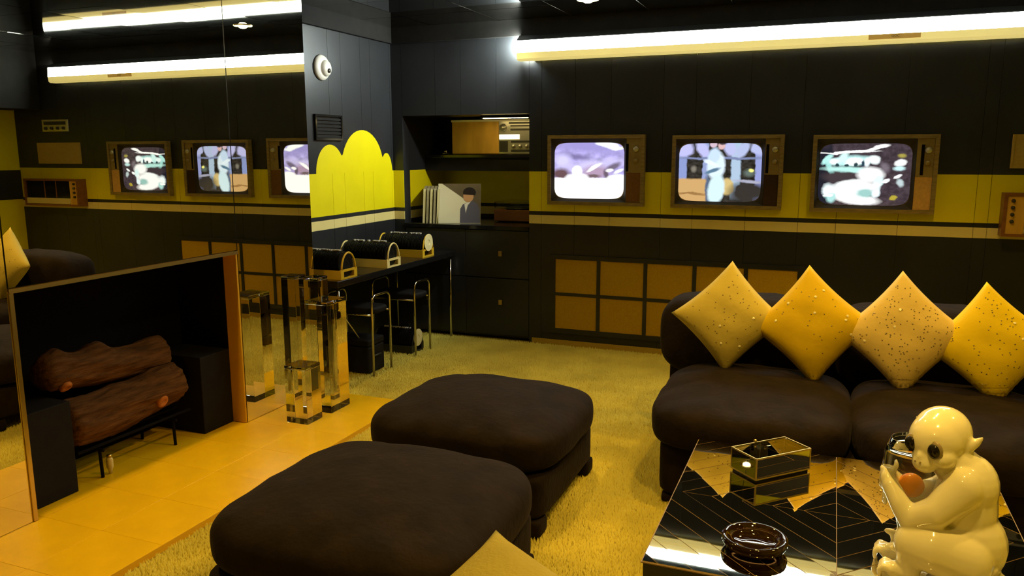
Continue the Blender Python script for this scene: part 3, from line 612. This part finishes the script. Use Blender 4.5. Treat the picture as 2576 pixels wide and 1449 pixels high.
# ------------------------------------------------------------------ counter along the cloud wall
ct = empty('counter_table', (.005, -1.80, ZF), label='glossy black counter table against the cloud mural wall', cat='table')
ZC = .73 - ZF
box('table_top', 0, .59, .02, 1.775, ZC - .045, ZC, BLACK, ct, .004)
for (x, y) in ((.56, 1.745), (.56, .06), (.03, 1.745), (.03, .06)): obj('leg', tube(B(), [(x, y, 0), (x, y, ZC - .046)], .011, 12), CHROME, ct, True)
box('apron', .02, .045, .05, 1.75, ZC - .16, ZC - .046, BLACKMAT, ct)
def disc_poly(r, n=24): return [(r * math.cos(2 * PI * k / n), r * math.sin(2 * PI * k / n)) for k in range(n)]
def rack(name, x, y, z, traym, label, length=.40, label_disc=False, rz=0.):
    t = empty(name, (x, y, z), rz, label=label, cat='record rack', group='racks of small records')
    hw = .098; hgt = .062; th = .006
    bm = B(); bx(bm, -length, 0, -hw, hw, 0, .006); bx(bm, -length, 0, -hw, -hw + th, .006, hgt); bx(bm, -length, 0, hw - th, hw, .006, hgt)
    obj('tray', bm, traym, t)
    # end plates with slot and arched handle
    for k, xx in enumerate((-.0005, -length)):
        bm = B()
        bx(bm, xx, xx + .008, -hw, hw, 0.0, .012); bx(bm, xx, xx + .008, -hw, -.062, .012, .05); bx(bm, xx, xx + .008, .062, hw, .012, .05); bx(bm, xx, xx + .008, -hw, hw, .05, .066)
        obj('end_plate', bm, traym, t)
        pts = [(xx + .004, .082 * math.cos(a * PI / 16), .06 + .115 * math.sin(a * PI / 16)) for a in range(17)]
        obj('arch', tube(B(), pts, .0065, 8), traym, t, True)
    # records standing on edge
    n = 34; r = .0875; me = None
    bmr = lathe(B(), [(.019, -.0012), (.05, -.0016), (r, -.0010), (r, .0010), (.05, .0016), (.019, .0012), (.019, -.0012)], 26, axis='x')
    me = bpy.data.meshes.new('record'); bmr.to_mesh(me); bmr.free(); me.materials.append(VINYL)
    for k in range(n):
        inst('record', me, t, (-.018 - k * (length - .05) / (n - 1), random.gauss(0, .0012), .007 + r + abs(random.gauss(0, .001))), (0, random.gauss(0, .03), 0))
    bm = B()
    for k in range(int(n * .9)):
        if random.random() < .25: continue
        xx = -.06 - k * (length - .09) / n; bx(bm, xx - .0032, xx + .0032, -.013 + random.uniform(-.004, .004), .012, .182 + random.uniform(-.001, .003), .192)
    obj('label_tabs', bm, TABS, t, kind='stuff')
    if label_disc:
        obj('record_label', lathe(B(), [(.022, -.006), (.07, -.006), (.07, -.003), (.022, -.003), (.022, -.006)], 30, axis='x', c=(.016, 0, .116)), PAPER, t, label='pale round paper label')
    return t
rack('record_rack', .575, -1.625, .7305, YELPLASTIC, 'golden yellow record rack with an open arch, at the mirror end of the counter', .41)
rack('record_rack', .585, -1.045, .7305, IVORY, 'ivory record rack in the middle of the counter', .41)
rack('record_rack', .555, -.445, .7305, YELPLASTIC, 'yellow record rack with a pale label disc, at the niche end of the counter', .41, True)
rack('record_rack', .545, -.64, ZF + .012, mat('black_plastic', (.012, .012, .012), .4), 'black record rack on the carpet under the counter stool', .36, True)
# stools with bent tube legs
def stool(y0, y1, h, label):
    t = empty('counter_stool', (.42, (y0 + y1) / 2, ZF + .004), label=label, cat='stool', group='black stools under the counter')
    hw = (y1 - y0) / 2
    for x in (.18, -.20):
        pts = [(x, -hw, 0), (x, -hw, h - .06)] + [(x, -hw + .05 * (1 - math.cos(a * PI / 12)), h - .06 + .05 * math.sin(a * PI / 12)) for a in range(1, 7)] + [(x, hw - .05 * (1 - math.cos(a * PI / 12)), h - .06 + .05 * math.sin(a * PI / 12)) for a in range(6, 0, -1)] + [(x, hw, h - .06), (x, hw, 0)]
        obj('leg_frame', tube(B(), pts, .009, 10), CHROME, t, True, label='bent chrome tube leg frame')
    for s in (-1, 1): obj('seat_rail', tube(B(), [(-.20, s * hw, h - .15), (.18, s * hw, h - .15)], .007, 8), CHROME, t, True)
    obj('seat', softbox(B(), (-.01, 0, h - .125), (.20, hw - .012, .028), 5, 8), BLACKMAT, t, True)
    return t
stool(-1.386, -1.14, .60, 'black stool with bent chrome legs at the middle of the counter')
stool(-.763, -.517, .60, 'black stool with bent chrome legs at the niche end of the counter')
t = empty('record_case', (.40, -1.28, ZF + .012), label='black carrying case on the carpet under the counter', cat='case')
box('body', -.16, .15, -.09, .13, 0, .20, BLACKMAT, t, .012); box('lid', -.162, .152, -.092, .132, .201, .25, BLACKMAT, t, .012)
obj('handle', tube(B(), [(.152, -.04, .12), (.168, -.03, .13), (.168, .05, .13), (.152, .06, .12)], .007, 8), DARKMETAL, t, True)
obj('cable', tube(B(), [(.05, -.05, .254), (.06, -.14, .34), (.02, -.21, .46), (-.02, -.30, .60)], .004, 6), IVORY, None, True, label='pale cable hanging down beside the case under the counter', cat='cable').location = (.40, -1.28, ZF + .012)
# ------------------------------------------------------------------ acrylic columns
def column(x0, x1, y0, y1, h, label, z=0.0005):
    t = empty('acrylic_column', ((x0 + x1) / 2, (y0 + y1) / 2, z), label=label, cat='column', group='clear acrylic columns')
    a, b = (x1 - x0) / 2, (y1 - y0) / 2
    obj('block', bx(B(), -a, a, -b, b, 0, h - .0205, bev=.0015), CLEAR, t)
    obj('cap', bx(B(), -a, a, -b, b, h - .02, h, bev=.002), CLEAR, t)
column(.672, .82, -2.47, -2.325, .345, 'short clear acrylic column on the hearth in front of the taller ones')
column(.668, .83, -2.245, -2.045, .69, 'wide tall clear acrylic column on the hearth')
column(.492, .60, -2.01, -1.90, .79, 'narrow tallest clear acrylic column at the mirror edge')
# ------------------------------------------------------------------ logs in the fireplace
def log(name, p0, p1, r, label, humps, seed, knots):
    t = empty(name, tuple((Vector(p0) + Vector(p1)) / 2), label=label, cat='log', group='logs in the fireplace')
    c = t.location.copy(); p0 = Vector(p0) - c; p1 = Vector(p1) - c
    n, m = 44, 64; bm = B(); rr = random.Random(seed); ph = [rr.uniform(0, 6.28) for _ in range(8)]; rings = []
    ax = (p1 - p0).normalized(); a = ax.cross(Vector((0, 0, 1))).normalized(); b = a.cross(ax)
    for i in range(n + 1):
        s = i / n; p = p0.lerp(p1, s) + b * .012 * math.sin(s * 5 + ph[0]); row = []
        endf = 1. if 0.03 < s < .97 else .86
        if i in (0, n): endf = .62
        for k in range(m):
            th = 2 * PI * k / m
            q = r * endf * (1 + .05 * math.sin(3 * th + ph[1] + s * 6) + .035 * math.sin(7 * th + ph[2] + 9 * s) + .03 * math.sin(13 * th + 2 * math.sin(s * 12 + ph[3])) + .018 * math.sin(23 * th + 3 * math.sin(s * 17 + ph[4])))
            for hs_, hth, hr, hh in humps: q += hh * math.exp(-((s - hs_) / hr) ** 2 - ((math.atan2(math.sin(th - hth), math.cos(th - hth))) / .6) ** 2)
            row.append(bm.verts.new(p + (a * math.cos(th) + b * math.sin(th)) * q))
        rings.append(row)
    for i in range(n):
        for k in range(m): bm.faces.new((rings[i][k], rings[i][(k + 1) % m], rings[i + 1][(k + 1) % m], rings[i + 1][k]))
    bm.faces.new(rings[0][::-1]); bm.faces.new(rings[-1]); bmesh.ops.recalc_face_normals(bm, faces=bm.faces[:])
    obj('bark', bm, BARK, t, True)
    for s, th, kr in knots:
        p = p0.lerp(p1, s); d = (a * math.cos(th) + b * math.sin(th))
        bmk = lathe(B(), [(kr * .42, .006), (kr * .55, .009), (kr * .9, .009), (kr, .005), (kr * 1.1, -.016)], 20)
        o = obj('knot', bmk, KNOT, t, True, label='pale orange cut knot'); o.location = p + d * (r * .98); o.rotation_euler = d.to_track_quat('Z', 'Y').to_euler()
        obj('knot_core', lathe(B(), [(0, .0055), (kr * .415, .0055), (kr * .415, -.01)], 16), BARK, o, True)
    return t
# p0 at near end (low y); directions: a = towards +x or -x, found by cross product
log('fire_log', (.21, -3.66, .545), (.17, -2.87, .475), .082, 'upper knobbly brown log resting across the lower log', [(.42, PI / 2, .10, .055), (.12, PI / 2, .05, .03), (.88, PI / 2, .10, .02)], 3, [(.13, -.80, .030)])
log('fire_log', (.24, -3.60, .285), (.21, -2.845, .300), .115, 'thick lower brown log lying on the black grate between the blocks', [(.80, 1.2, .14, .03), (.45, 1.9, .08, .02)], 9, [(.72, -.30, .034)])
t = empty('log_grate', (.22, -3.22, 0.0005), label='black iron log grate under the logs on the hearth', cat='grate')
for x in (-.10, .0, .10): obj('bar', tube(B(), [(x, -.36, .158), (x, .36, .158)], .008, 8), SOOT, t)
for y in (-.25, .22):
    obj('crossbar', tube(B(), [(-.13, y, .142), (.14, y, .142)], .008, 8), SOOT, t)
    for x in (-.12, .12): obj('leg', tube(B(), [(x, y, 0), (x * .95, y, .142)], .008, 8), SOOT, t)
t = empty('gas_valve', (.335, -3.42, .0005), label='small pale gas valve peg on the hearth under the logs', cat='valve')
obj('stem', lathe(B(), [(.0, 0), (.008, 0), (.009, .02), (.016, .035), (.016, .075), (.012, .085), (0, .085)], 16), IVORY, t, True)
obj('cap', lathe(B(), [(.012, .0855), (.012, .098), (0, .1)], 16), BRASS, t, True)
# ------------------------------------------------------------------ ottomans
def ottoman(cx, cy, a, b, label):
    t = empty('ottoman', (cx, cy, ZF + .012), label=label, cat='ottoman', group='dark brown ottomans')
    obj('cushion', softbox(B(), (0, 0, .345), (a, b, .105), 4.2, 26, bulge=.045, wr=.005, bulge_x=.012), VELVET, t, True)
    obj('skirt', softbox(B(), (0, 0, .165), (a * .93, b * .93, .098), 12, 14, wr=.002), VELVET2, t, True)
    for sx in (-1, 1):
        for sy in (-1, 1): obj('foot', softbox(B(), (sx * a * .80, sy * b * .80, .036), (.055, .055, .036), 6, 5), VELVET2, t, True)
    return t
ottoman(2.185, -3.895, .462, .46, 'dark brown velvet ottoman on the carpet beside the mirrored table')
ottoman(2.125, -2.845, .455, .435, 'dark brown velvet ottoman standing nearer the sofa end and acrylic columns')
# ------------------------------------------------------------------ sofa
sf_ = empty('sofa', (2.86, -2.15, ZF + .012), label='long dark brown velvet sofa with a row of diamond-set pillows', cat='sofa')
SX = 2.6
obj('base', softbox(B(), (SX / 2 + .03, -.08, .165), (SX / 2 - .02, .50, .135), 14, 16), VELVET2, sf_, True)
for k in range(3):
    w = SX / 3; obj('seat_cushion', softbox(B(), (w * (k + .5), -.17, .375), (w / 2 + .005, .50, .115), 4.0, 24, bulge=.02, wr=.009), VELVET, sf_, True)
for k in range(3):
    w = (SX + .12) / 3; obj('back_cushion', softbox(B(), (-.13 + w * (k + .5), .46, .585), (w / 2 + .004, .19, .235), 3.6, 18, wr=.005), VELVET, sf_, True)
obj('back_frame', softbox(B(), (SX / 2 - .04, .56, .25), (SX / 2 + .05, .10, .22), 12, 12), VELVET2, sf_, True)
for x in (.12, SX - .12):
    for y in (-.5, .5): obj('foot', softbox(B(), (x, y, .02), (.045, .045, .02), 6, 4), VELVET2, sf_, True)
# ------------------------------------------------------------------ pillows
def pillow(name, loc, half, rot, m, label, dots, bright, seed, squash=(1, 1), th=.085, tx=0.):
    """square pillow set on one corner; local x right, z up, y thickness"""
    t = empty(name, loc, label=label, cat='pillow', group='square throw pillows'); t.rotation_euler = rot
    rr = random.Random(seed); n = 26; ph = [rr.uniform(0, 6.28) for _ in range(6)]
    def P(u, v, s):
        # u,v in -1..1 in pillow square; pinched edges
        e = (1 - abs(u) ** 2.6) * (1 - abs(v) ** 2.6); e = max(e, 0)
        y = s * th * e ** .55
        inn = .085
        x = u * (1 - inn * (1 - v * v)) * half; z = v * (1 - inn * (1 - u * u)) * half
        y += .0015 * math.sin(9 * u + ph[0] + 4 * v) * e + .008 * math.exp(-((u + v + 1.45) / .25) ** 2) * math.sin(38 * (u + v) + ph[1]) * s
        c, d = math.cos(PI / 4), math.sin(PI / 4)
        return Vector(((x * c - z * d) * squash[0], y, (x * d + z * c) * squash[1]))
    bm = B(); gr = {}
    for s in (-1, 1):
        for i in range(n + 1):
            for j in range(n + 1):
                u, v = 2 * i / n - 1, 2 * j / n - 1
                edge = i in (0, n) or j in (0, n)
                key = (i, j, 0 if edge else s)
                if key not in gr: gr[key] = bm.verts.new(P(u, v, s))
        for i in range(n):
            for j in range(n):
                q = [gr[(a, b, 0 if (a in (0, n) or b in (0, n)) else s)] for a, b in ((i, j), (i + 1, j), (i + 1, j + 1), (i, j + 1))]
                bm.faces.new(q if s < 0 else q[::-1])
    bmesh.ops.recalc_face_normals(bm, faces=bm.faces[:]); obj('cover', bm, m, t, True)
    for cnt, mm, rad, nm in ((dots, DOTS, .0032, 'mirror_dots'), (bright, GLINTS, .0068, 'glint_dots')):
        if not cnt: continue
        bm = B()
        for k in range(cnt):
            u, v = rr.uniform(-.9, .9), rr.uniform(-.9, .9); p = P(u, v, -1); q1 = P(u + .02, v, -1) - p; q2 = P(u, v + .02, -1) - p
            nn = q1.cross(q2).normalized()
            if nn.y > 0: nn = -nn
            if nm == 'glint_dots': nn = (nn + Vector((rr.uniform(-.2, .2), 0, rr.uniform(.0, .4)))).normalized()
            a = nn.cross(Vector((0, 0, 1))).normalized(); b = nn.cross(a)
            top = bm.verts.new(p + nn * .0024); ring = [bm.verts.new(p + nn * .0008 + (a * math.cos(2 * PI * k2 / 7) + b * math.sin(2 * PI * k2 / 7)) * rad) for k2 in range(7)]
            for k2 in range(7): bm.faces.new((top, ring[k2], ring[(k2 + 1) % 7]))
        bmesh.ops.recalc_face_normals(bm, faces=bm.faces[:]); obj(nm, bm, mm, t, kind='stuff')
    return t
R_ = math.radians
pillow('throw_pillow', (3.13, -2.03, .735), .205, (R_(-13), R_(1), R_(4)), PILLOW_TAN, 'tan gold pillow at the niche end of the sofa row', 60, 4, 1)
pillow('throw_pillow', (3.53, -2.04, .725), .212, (R_(-13), R_(-5), R_(2)), PILLOW_GOLD, 'deep golden pillow between the tan and beige pillows on the sofa', 30, 8, 2)
pillow('throw_pillow', (3.935, -2.05, .718), .213, (R_(-13), R_(-3), R_(0)), PILLOW_BEIGE, 'beige pillow with many dark mirror dots on the sofa', 170, 3, 3)
pillow('throw_pillow', (4.30, -2.06, .700), .205, (R_(-13), R_(-7), R_(-2)), PILLOW_BRIGHT, 'bright yellow dotted pillow behind the monkey figure on the sofa', 100, 5, 4)
pillow('throw_pillow', (4.69, -2.05, .715), .205, (R_(-13), R_(3), R_(-3)), PILLOW_TAN, 'tan pillow next beyond the bright yellow one on the sofa', 60, 6, 5)
pillow('throw_pillow', (5.08, -2.05, .715), .205, (R_(-13), R_(-3), R_(-3)), PILLOW_GOLD, 'golden pillow at the yellow wall end of the sofa', 60, 6, 6)
# footstool under the frame that carries the near pillow
ottoman(2.95, -5.02, .40, .36, 'dark brown ottoman carrying the pale plush pillow')
pillow('plush_pillow', (2.995, -4.715, .565), .205, (R_(-70), R_(0), R_(27)), PILLOW_PALE, 'pale yellow plush pillow standing on an ottoman near the mirrored table', 0, 0, 8, th=.08)
# ------------------------------------------------------------------ mirrored coffee table
TX0, TX1, TY0, TY1, TZ = 3.119, 4.214, -3.949, -2.850, .365
TCX, TCY = 3.665, -3.410; TD = .103
tb = empty('coffee_table', (TCX, TCY, ZF + .012), label='square mirrored coffee table with etched diamond lines', cat='table')
zt = TZ - (ZF + .012)
hx0, hx1, hy0, hy1 = TX0 - TCX, TX1 - TCX, TY0 - TCY, TY1 - TCY
box('side_box', hx0 + .006, hx1 - .006, hy0 + .006, hy1 - .006, .03, zt - .0062, BLACK, tb)
box('plinth', hx0 + .07, hx1 - .07, hy0 + .07, hy1 - .07, 0, .03, BLACKMAT, tb)
box('top_bed', hx0, hx1, hy0, hy1, zt - .006, zt - .0025, ETCH, tb, label='dark bed showing as fine lines between the mirror strips')
def clip(poly, nx, ny, d):  # keep nx*x+ny*y <= d
    out = []
    for i in range(len(poly)):
        a, b = poly[i], poly[(i + 1) % len(poly)]; da = nx * a[0] + ny * a[1] - d; db = nx * b[0] + ny * b[1] - d
        if da <= 0: out.append(a)
        if da * db < 0:
            s = da / (da - db); out.append((a[0] + (b[0] - a[0]) * s, a[1] + (b[1] - a[1]) * s))
    return out
g = .0013
for sx in (-1, 1):
    for sy in (-1, 1):
        X = (hx1 if sx > 0 else -hx0) - .004; Y = (hy1 if sy > 0 else -hy0) - .004
        for k in range(11):
            p = [(g, g), (X, g), (X, Y), (g, Y)]
            p = clip(p, 1, 1, (k + 1) * TD - g * 1.4); p = clip(p, -1, -1, -(k * TD + g * 1.4)) if p else p
            if len(p) < 3: continue
            ar = abs(sum(p[i][0] * p[(i + 1) % len(p)][1] - p[(i + 1) % len(p)][0] * p[i][1] for i in range(len(p)))) / 2
            if ar < 2e-4: continue
            mx_, my_ = sum(a for a, b in p) / len(p) * sx, sum(b for a, b in p) / len(p) * sy
            o = obj('mirror_strip', prism(B(), [(sx * a - mx_, sy * b - my_) for a, b in p], 'z', -.0024, 0), TABMIRROR, tb)
            o.location = (mx_, my_, zt); o.rotation_euler = (random.gauss(0, .0016), random.gauss(0, .0016), 0)
# ------------------------------------------------------------------ mirrored box on the table
Bp = Vector((3.387, -3.236)); d2 = Vector((.186, .193))
ang = math.atan2(d2.y, d2.x)
mb = empty('mirrored_box', (Bp.x, Bp.y, TZ + .0005), ang, label='small mirrored glass box with brass edges on the coffee table', cat='box')
bl, bw, bh2 = .265, .142, .092
def ring_box(nm, z0, z1, e, m):
    bm = B()
    for (x0, x1, y0, y1) in ((0, bl, 0, e), (0, bl, bw - e, bw), (0, e, e, bw - e), (bl - e, bl, e, bw - e)): bx(bm, x0, x1, y0, y1, z0, z1)
    return obj(nm, bm, m, mb)
box('foot_base', .006, bl - .006, .006, bw - .006, 0, .007, BLACK, mb)
ring_box('base_rim', .0072, .012, .005, BRASS); ring_box('top_rim', bh2 - .006, bh2, .005, BRASS)
box('floor_mirror', .005, bl - .005, .005, bw - .005, .0075, .0115, MIRROR, mb)
for (x0, x1, y0, y1) in ((.006, bl - .006, .001, .004), (.006, bl - .006, bw - .004, bw - .001), (.001, .004, .006, bw - .006), (bl - .004, bl - .001, .006, bw - .006)):
    box('side_mirror', x0, x1, y0, y1, .0121, bh2 - .0061, MIRROR, mb)
box('lid_glass', .0055, bl - .0055, .0055, bw - .0055, bh2 - .005, bh2 - .002, GLASS, mb)
for x in (0, bl - .005):
    for y in (0, bw - .005): box('corner_bead', x, x + .005, y, y + .005, .0121, bh2 - .0061, BRASS, mb)
o = obj('knob', lathe(B(), [(0, .014)] + [(.007 * math.sin(a * PI / 6), .007 + .007 * math.cos(a * PI / 6)) for a in range(1, 6)] + [(0, 0)], 14), BRASS, mb, True); o.location = (bl * .42, bw - .006, bh2)
# ------------------------------------------------------------------ brown glass ashtray
t = empty('glass_ashtray', (3.428, -3.745, TZ + .0005), label='round brown glass ashtray on the coffee table', cat='ashtray')
obj('bowl', lathe(B(), [(0, 0), (.060, 0), (.080, .004), (.093, .014), (.099, .027), (.098, .038), (.092, .043), (.083, .040), (.074, .026), (.060, .016), (.03, .013), (0, .013)], 48), AMBERGLASS, t, True)
# ------------------------------------------------------------------ porcelain monkey
MK = empty('porcelain_monkey', (3.937, -3.697, TZ + .0005), label='glossy cream porcelain monkey sitting on the coffee table hugging a glass vase', cat='figurine')
# local frame: F = image left, S = towards viewer, U = up
vdir = Vector((3.937 - 3.5863, -3.697 + 6.1393, 0)).normalized(); Sx = -vdir; Fx = Vector((-vdir.y, vdir.x, 0)); 
def L3(F, U, S): return Fx * F + Sx * S + Vector((0, 0, U))
def slim(p):   # overall proportions: slimmer in plan than in height
    p = Vector(p); return Fx * (p.dot(Fx) * .81) + Sx * (p.dot(Sx) * .86) + Vector((0, 0, p.z))
class Soup:
    def __init__(s): s.v = []; s.f = []; s.n = 0
SPH = {}
def sphere_template(n):
    if n not in SPH:
        q = bmesh.new(); bmesh.ops.create_uvsphere(q, u_segments=n, v_segments=n // 2 + 2, radius=1.0); q.verts.index_update()
        SPH[n] = (np.array([v.co[:] for v in q.verts]), [[v.index for v in f.verts] for f in q.faces]); q.free()
    return SPH[n]
def ell(bm, c, r, ax=None, n=20):
    """ellipsoid; ax = three local axes; bm is a bmesh or a Soup"""
    A = ax or (Fx, Sx, Vector((0, 0, 1))); V, Fc = sphere_template(n)
    P = np.array(c)[None] + V[:, :1] * r[0] * np.array(A[0]) + V[:, 1:2] * r[1] * np.array(A[1]) + V[:, 2:] * r[2] * np.array(A[2])
    if isinstance(bm, Soup):
        bm.v.append(np.array([slim(p)[:] for p in P])); bm.f += [[i + bm.n for i in f] for f in Fc]; bm.n += len(P)
    else:
        vs = [bm.verts.new(slim(p)) for p in P]
        for f in Fc: bm.faces.new([vs[i] for i in f])
def caps(bm, pts, rs, n=22):
    pts = [Vector(p) for p in pts]
    P, R = [], []
    for i in range(len(pts) - 1):
        for s in range(9):
            f = s / 9; P.append(pts[i].lerp(pts[i + 1], f)); R.append(rs[i] + (rs[i + 1] - rs[i]) * f)
    P.append(pts[-1]); R.append(rs[-1])
    for p, r in zip(P, R): ell(bm, p, (r, r, r), n=n)
bm = Soup()
U3 = Vector((0, 0, 1))
# torso and haunches
ell(bm, L3(-.062, .205, 0), (.105, .095, .155)); ell(bm, L3(-.070, .280, 0), (.095, .096, .092)); ell(bm, L3(-.078, .110, 0), (.130, .116, .115)); ell(bm, L3(-.03, .15, 0), (.09, .085, .11)); ell(bm, L3(-.06, .05, 0), (.115, .105, .05))
caps(bm, [L3(-.05, .315, 0), L3(.018, .365, .004)], [.070, .060])
# head
fa = math.radians(31); fdir = (Sx * math.cos(fa) + Fx * math.sin(fa)); side = fdir.cross(U3).normalized()   # face direction
fdir = (fdir + U3 * -.10).normalized(); hup = side.cross(fdir).normalized()
if hup.z < 0: hup = -hup
HC = L3(.036, .405, 0); hup = hup * .88
HA = (fdir, side, hup)
def H(f, s, u): return HC + fdir * f + side * s + hup * u
ell(bm, HC, (.100, .094, .090), HA, 28); ell(bm, H(-.02, 0, .012), (.096, .096, .086), HA, 28)
ell(bm, H(.050, 0, -.044), (.055, .054, .048), HA); ell(bm, H(.078, 0, -.056), (.036, .040, .032), HA); ell(bm, H(.070, 0, -.076), (.032, .036, .018), HA)
ell(bm, H(.098, 0, -.034), (.013, .014, .018), HA)          # nose
ell(bm, H(.045, .055, -.035), (.045, .035, .035), HA); ell(bm, H(.045, -.055, -.035), (.045, .035, .035), HA)
ell(bm, H(.060, 0, .030), (.030, .060, .030), HA)           # brow
# which side sign faces right of image: ear
for s in (-1, 1):
    e0 = H(-.03, s * .088, -.012)
    ell(bm, e0, (.022, .016, .028), HA); caps(bm, [e0, H(-.048, s * .108, .004), H(-.056, s * .122, .022)], [.020, .013, .005], 10)
# arms
caps(bm, [L3(-.055, .288, .062), L3(.022, .216, .098), L3(.098, .178, .088), L3(.135, .215, .078), L3(.172, .258, .050)], [.062, .048, .039, .033, .029])
caps(bm, [L3(-.065, .285, -.075), L3(.02, .215, -.10), L3(.105, .19, -.088), L3(.178, .262, -.012)], [.050, .044, .036, .028])
# hands with fingers curled round the vase
ell(bm, L3(.182, .272, .036), (.026, .030, .030))
for k in range(4):
    du = .022 - k * .017
    caps(bm, [L3(.186, .275 + du, .040), L3(.204, .272 + du, .018), L3(.200, .270 + du, -.006 + .003 * k), L3(.186, .268 + du, -.02)], [.0105, .0098, .009, .0075], 10)
caps(bm, [L3(.170, .288, .046), L3(.158, .312, .030), L3(.162, .318, .008)], [.011, .010, .008], 10)
ell(bm, L3(.178, .262, -.03), (.022, .022, .030))
for k in range(4):
    du = -.002 - k * .018
    caps(bm, [L3(.184, .252 + du, -.020), L3(.192, .25 + du, .006), L3(.184, .248 + du, .03)], [.0105, .0098, .008], 10)
# legs
caps(bm, [L3(-.085, .085, .075), L3(.02, .110, .105), L3(.092, .112, .100)], [.080, .070, .054]); caps(bm, [L3(.092, .112, .100), L3(.088, .06, .105), L3(.080, .026, .11)], [.050, .040, .030])
caps(bm, [L3(-.085, .085, -.075), L3(.02, .110, -.100), L3(.10, .112, -.085)], [.080, .066, .050]); caps(bm, [L3(.10, .112, -.085), L3(.112, .06, -.06), L3(.118, .03, -.04)], [.046, .036, .028])
# feet with curled toes
for (F0, S0, fw_, up0) in ((.112, .110, 1, .024), (.140, -.01, 1, .026)):
    caps(bm, [L3(F0 - .02, up0 + .004, S0), L3(F0 + .03, up0 + .004, S0 + .004)], [.027, .025])
    for k in range(4):
        ss = S0 - .026 + k * .0175
        caps(bm, [L3(F0 + .030, up0 + .008, ss), L3(F0 + .056, up0 + .014, ss), L3(F0 + .068, up0 + .002, ss), L3(F0 + .066, .010, ss)], [.011, .0105, .0095, .008], 10)
    caps(bm, [L3(F0 + .005, up0 + .012, S0 - .022), L3(F0 + .015, up0 + .052, S0 - .030), L3(F0 + .038, up0 + .055, S0 - .026)], [.013, .012, .009], 10)
# tail curling behind
caps(bm, [L3(-.15, .03, .0), L3(-.22, .022, .05), L3(-.27, .020, .10), L3(-.25, .018, .16)], [.028, .022, .018, .013])
me0 = bpy.data.meshes.new('body_raw'); me0.from_pydata(np.concatenate(bm.v).tolist(), [], bm.f)
tmp = bpy.data.objects.new('body_raw', me0); C.objects.link(tmp)
md = tmp.modifiers.new('r', 'REMESH'); md.mode = 'VOXEL'; md.voxel_size = .0040
md = tmp.modifiers.new('s', 'SMOOTH'); md.factor = .5; md.iterations = 12
dg = bpy.context.evaluated_depsgraph_get(); me1 = bpy.data.meshes.new_from_object(tmp.evaluated_get(dg)); bpy.data.objects.remove(tmp); bpy.data.meshes.remove(me0)
zmin = min(v.co.z for v in me1.vertices)
for v in me1.vertices:
    if v.co.z < .001: v.co.z = .001
me1.materials.clear(); me1.materials.append(PORCELAIN); me1.polygons.foreach_set('use_smooth', [True] * len(me1.polygons)); me1.name = 'body'
ob = bpy.data.objects.new('body', me1); link(ob, MK)
def on_head(s, u, rr_=.096):
    return H(math.sqrt(max(0, rr_ ** 2 - s * s - (u * .9) ** 2)), s, u)
for s in (-1, 1):
    bm = B(); ell(bm, H(.081, s * .041, -.004), (.013, .029, .032), HA); obj('eye_ring', bm, EYERING, MK, True)
    bm = B(); ell(bm, H(.0895, s * .0425, -.005), (.012, .0225, .0245), HA); obj('eye', bm, EYEBLACK, MK, True, label='large glossy dark eye')
    bm = B(); ell(bm, H(.1115, s * .009, -.046), (.004, .004, .0035), HA, 10); obj('nostril', bm, EYERING, MK, True)
bm = B()
tube(bm, [slim(H(.1035 - .0006 * (k - 5) ** 2, (k - 5) * .0055, -.072 + .0004 * (k - 5) ** 2)) for k in range(11)], .0022, 6); obj('mouth', bm, EYERING, MK, True)
# glass vase in its arms
gv = empty('glass_vase', tuple(MK.location + L3(.088, 0.001, -.012)), label='clear globe-shaped glass vase held in the arms of the porcelain monkey', cat='vase')
prof = [(0, 0), (.040, 0), (.043, .004), (.030, .014), (.022, .03), (.024, .10), (.040, .16), (.066, .21), (.080, .26), (.083, .30), (.078, .345), (.062, .385)]
inn = [(r - .0035, z) for r, z in prof[6:]][::-1] + [(0, .13)]
obj('glass', lathe(B(), prof + inn, 40), GLASS, gv, True)
bm = B(); ell(bm, Vector((0, 0, .245)), (.044, .036, .036)); 
og = obj('orange_sphere', bm, ORANGE, None, True, label='orange fruit lying inside the glass vase', cat='sphere'); og.location = gv.location  # plain orange ball inside the vase
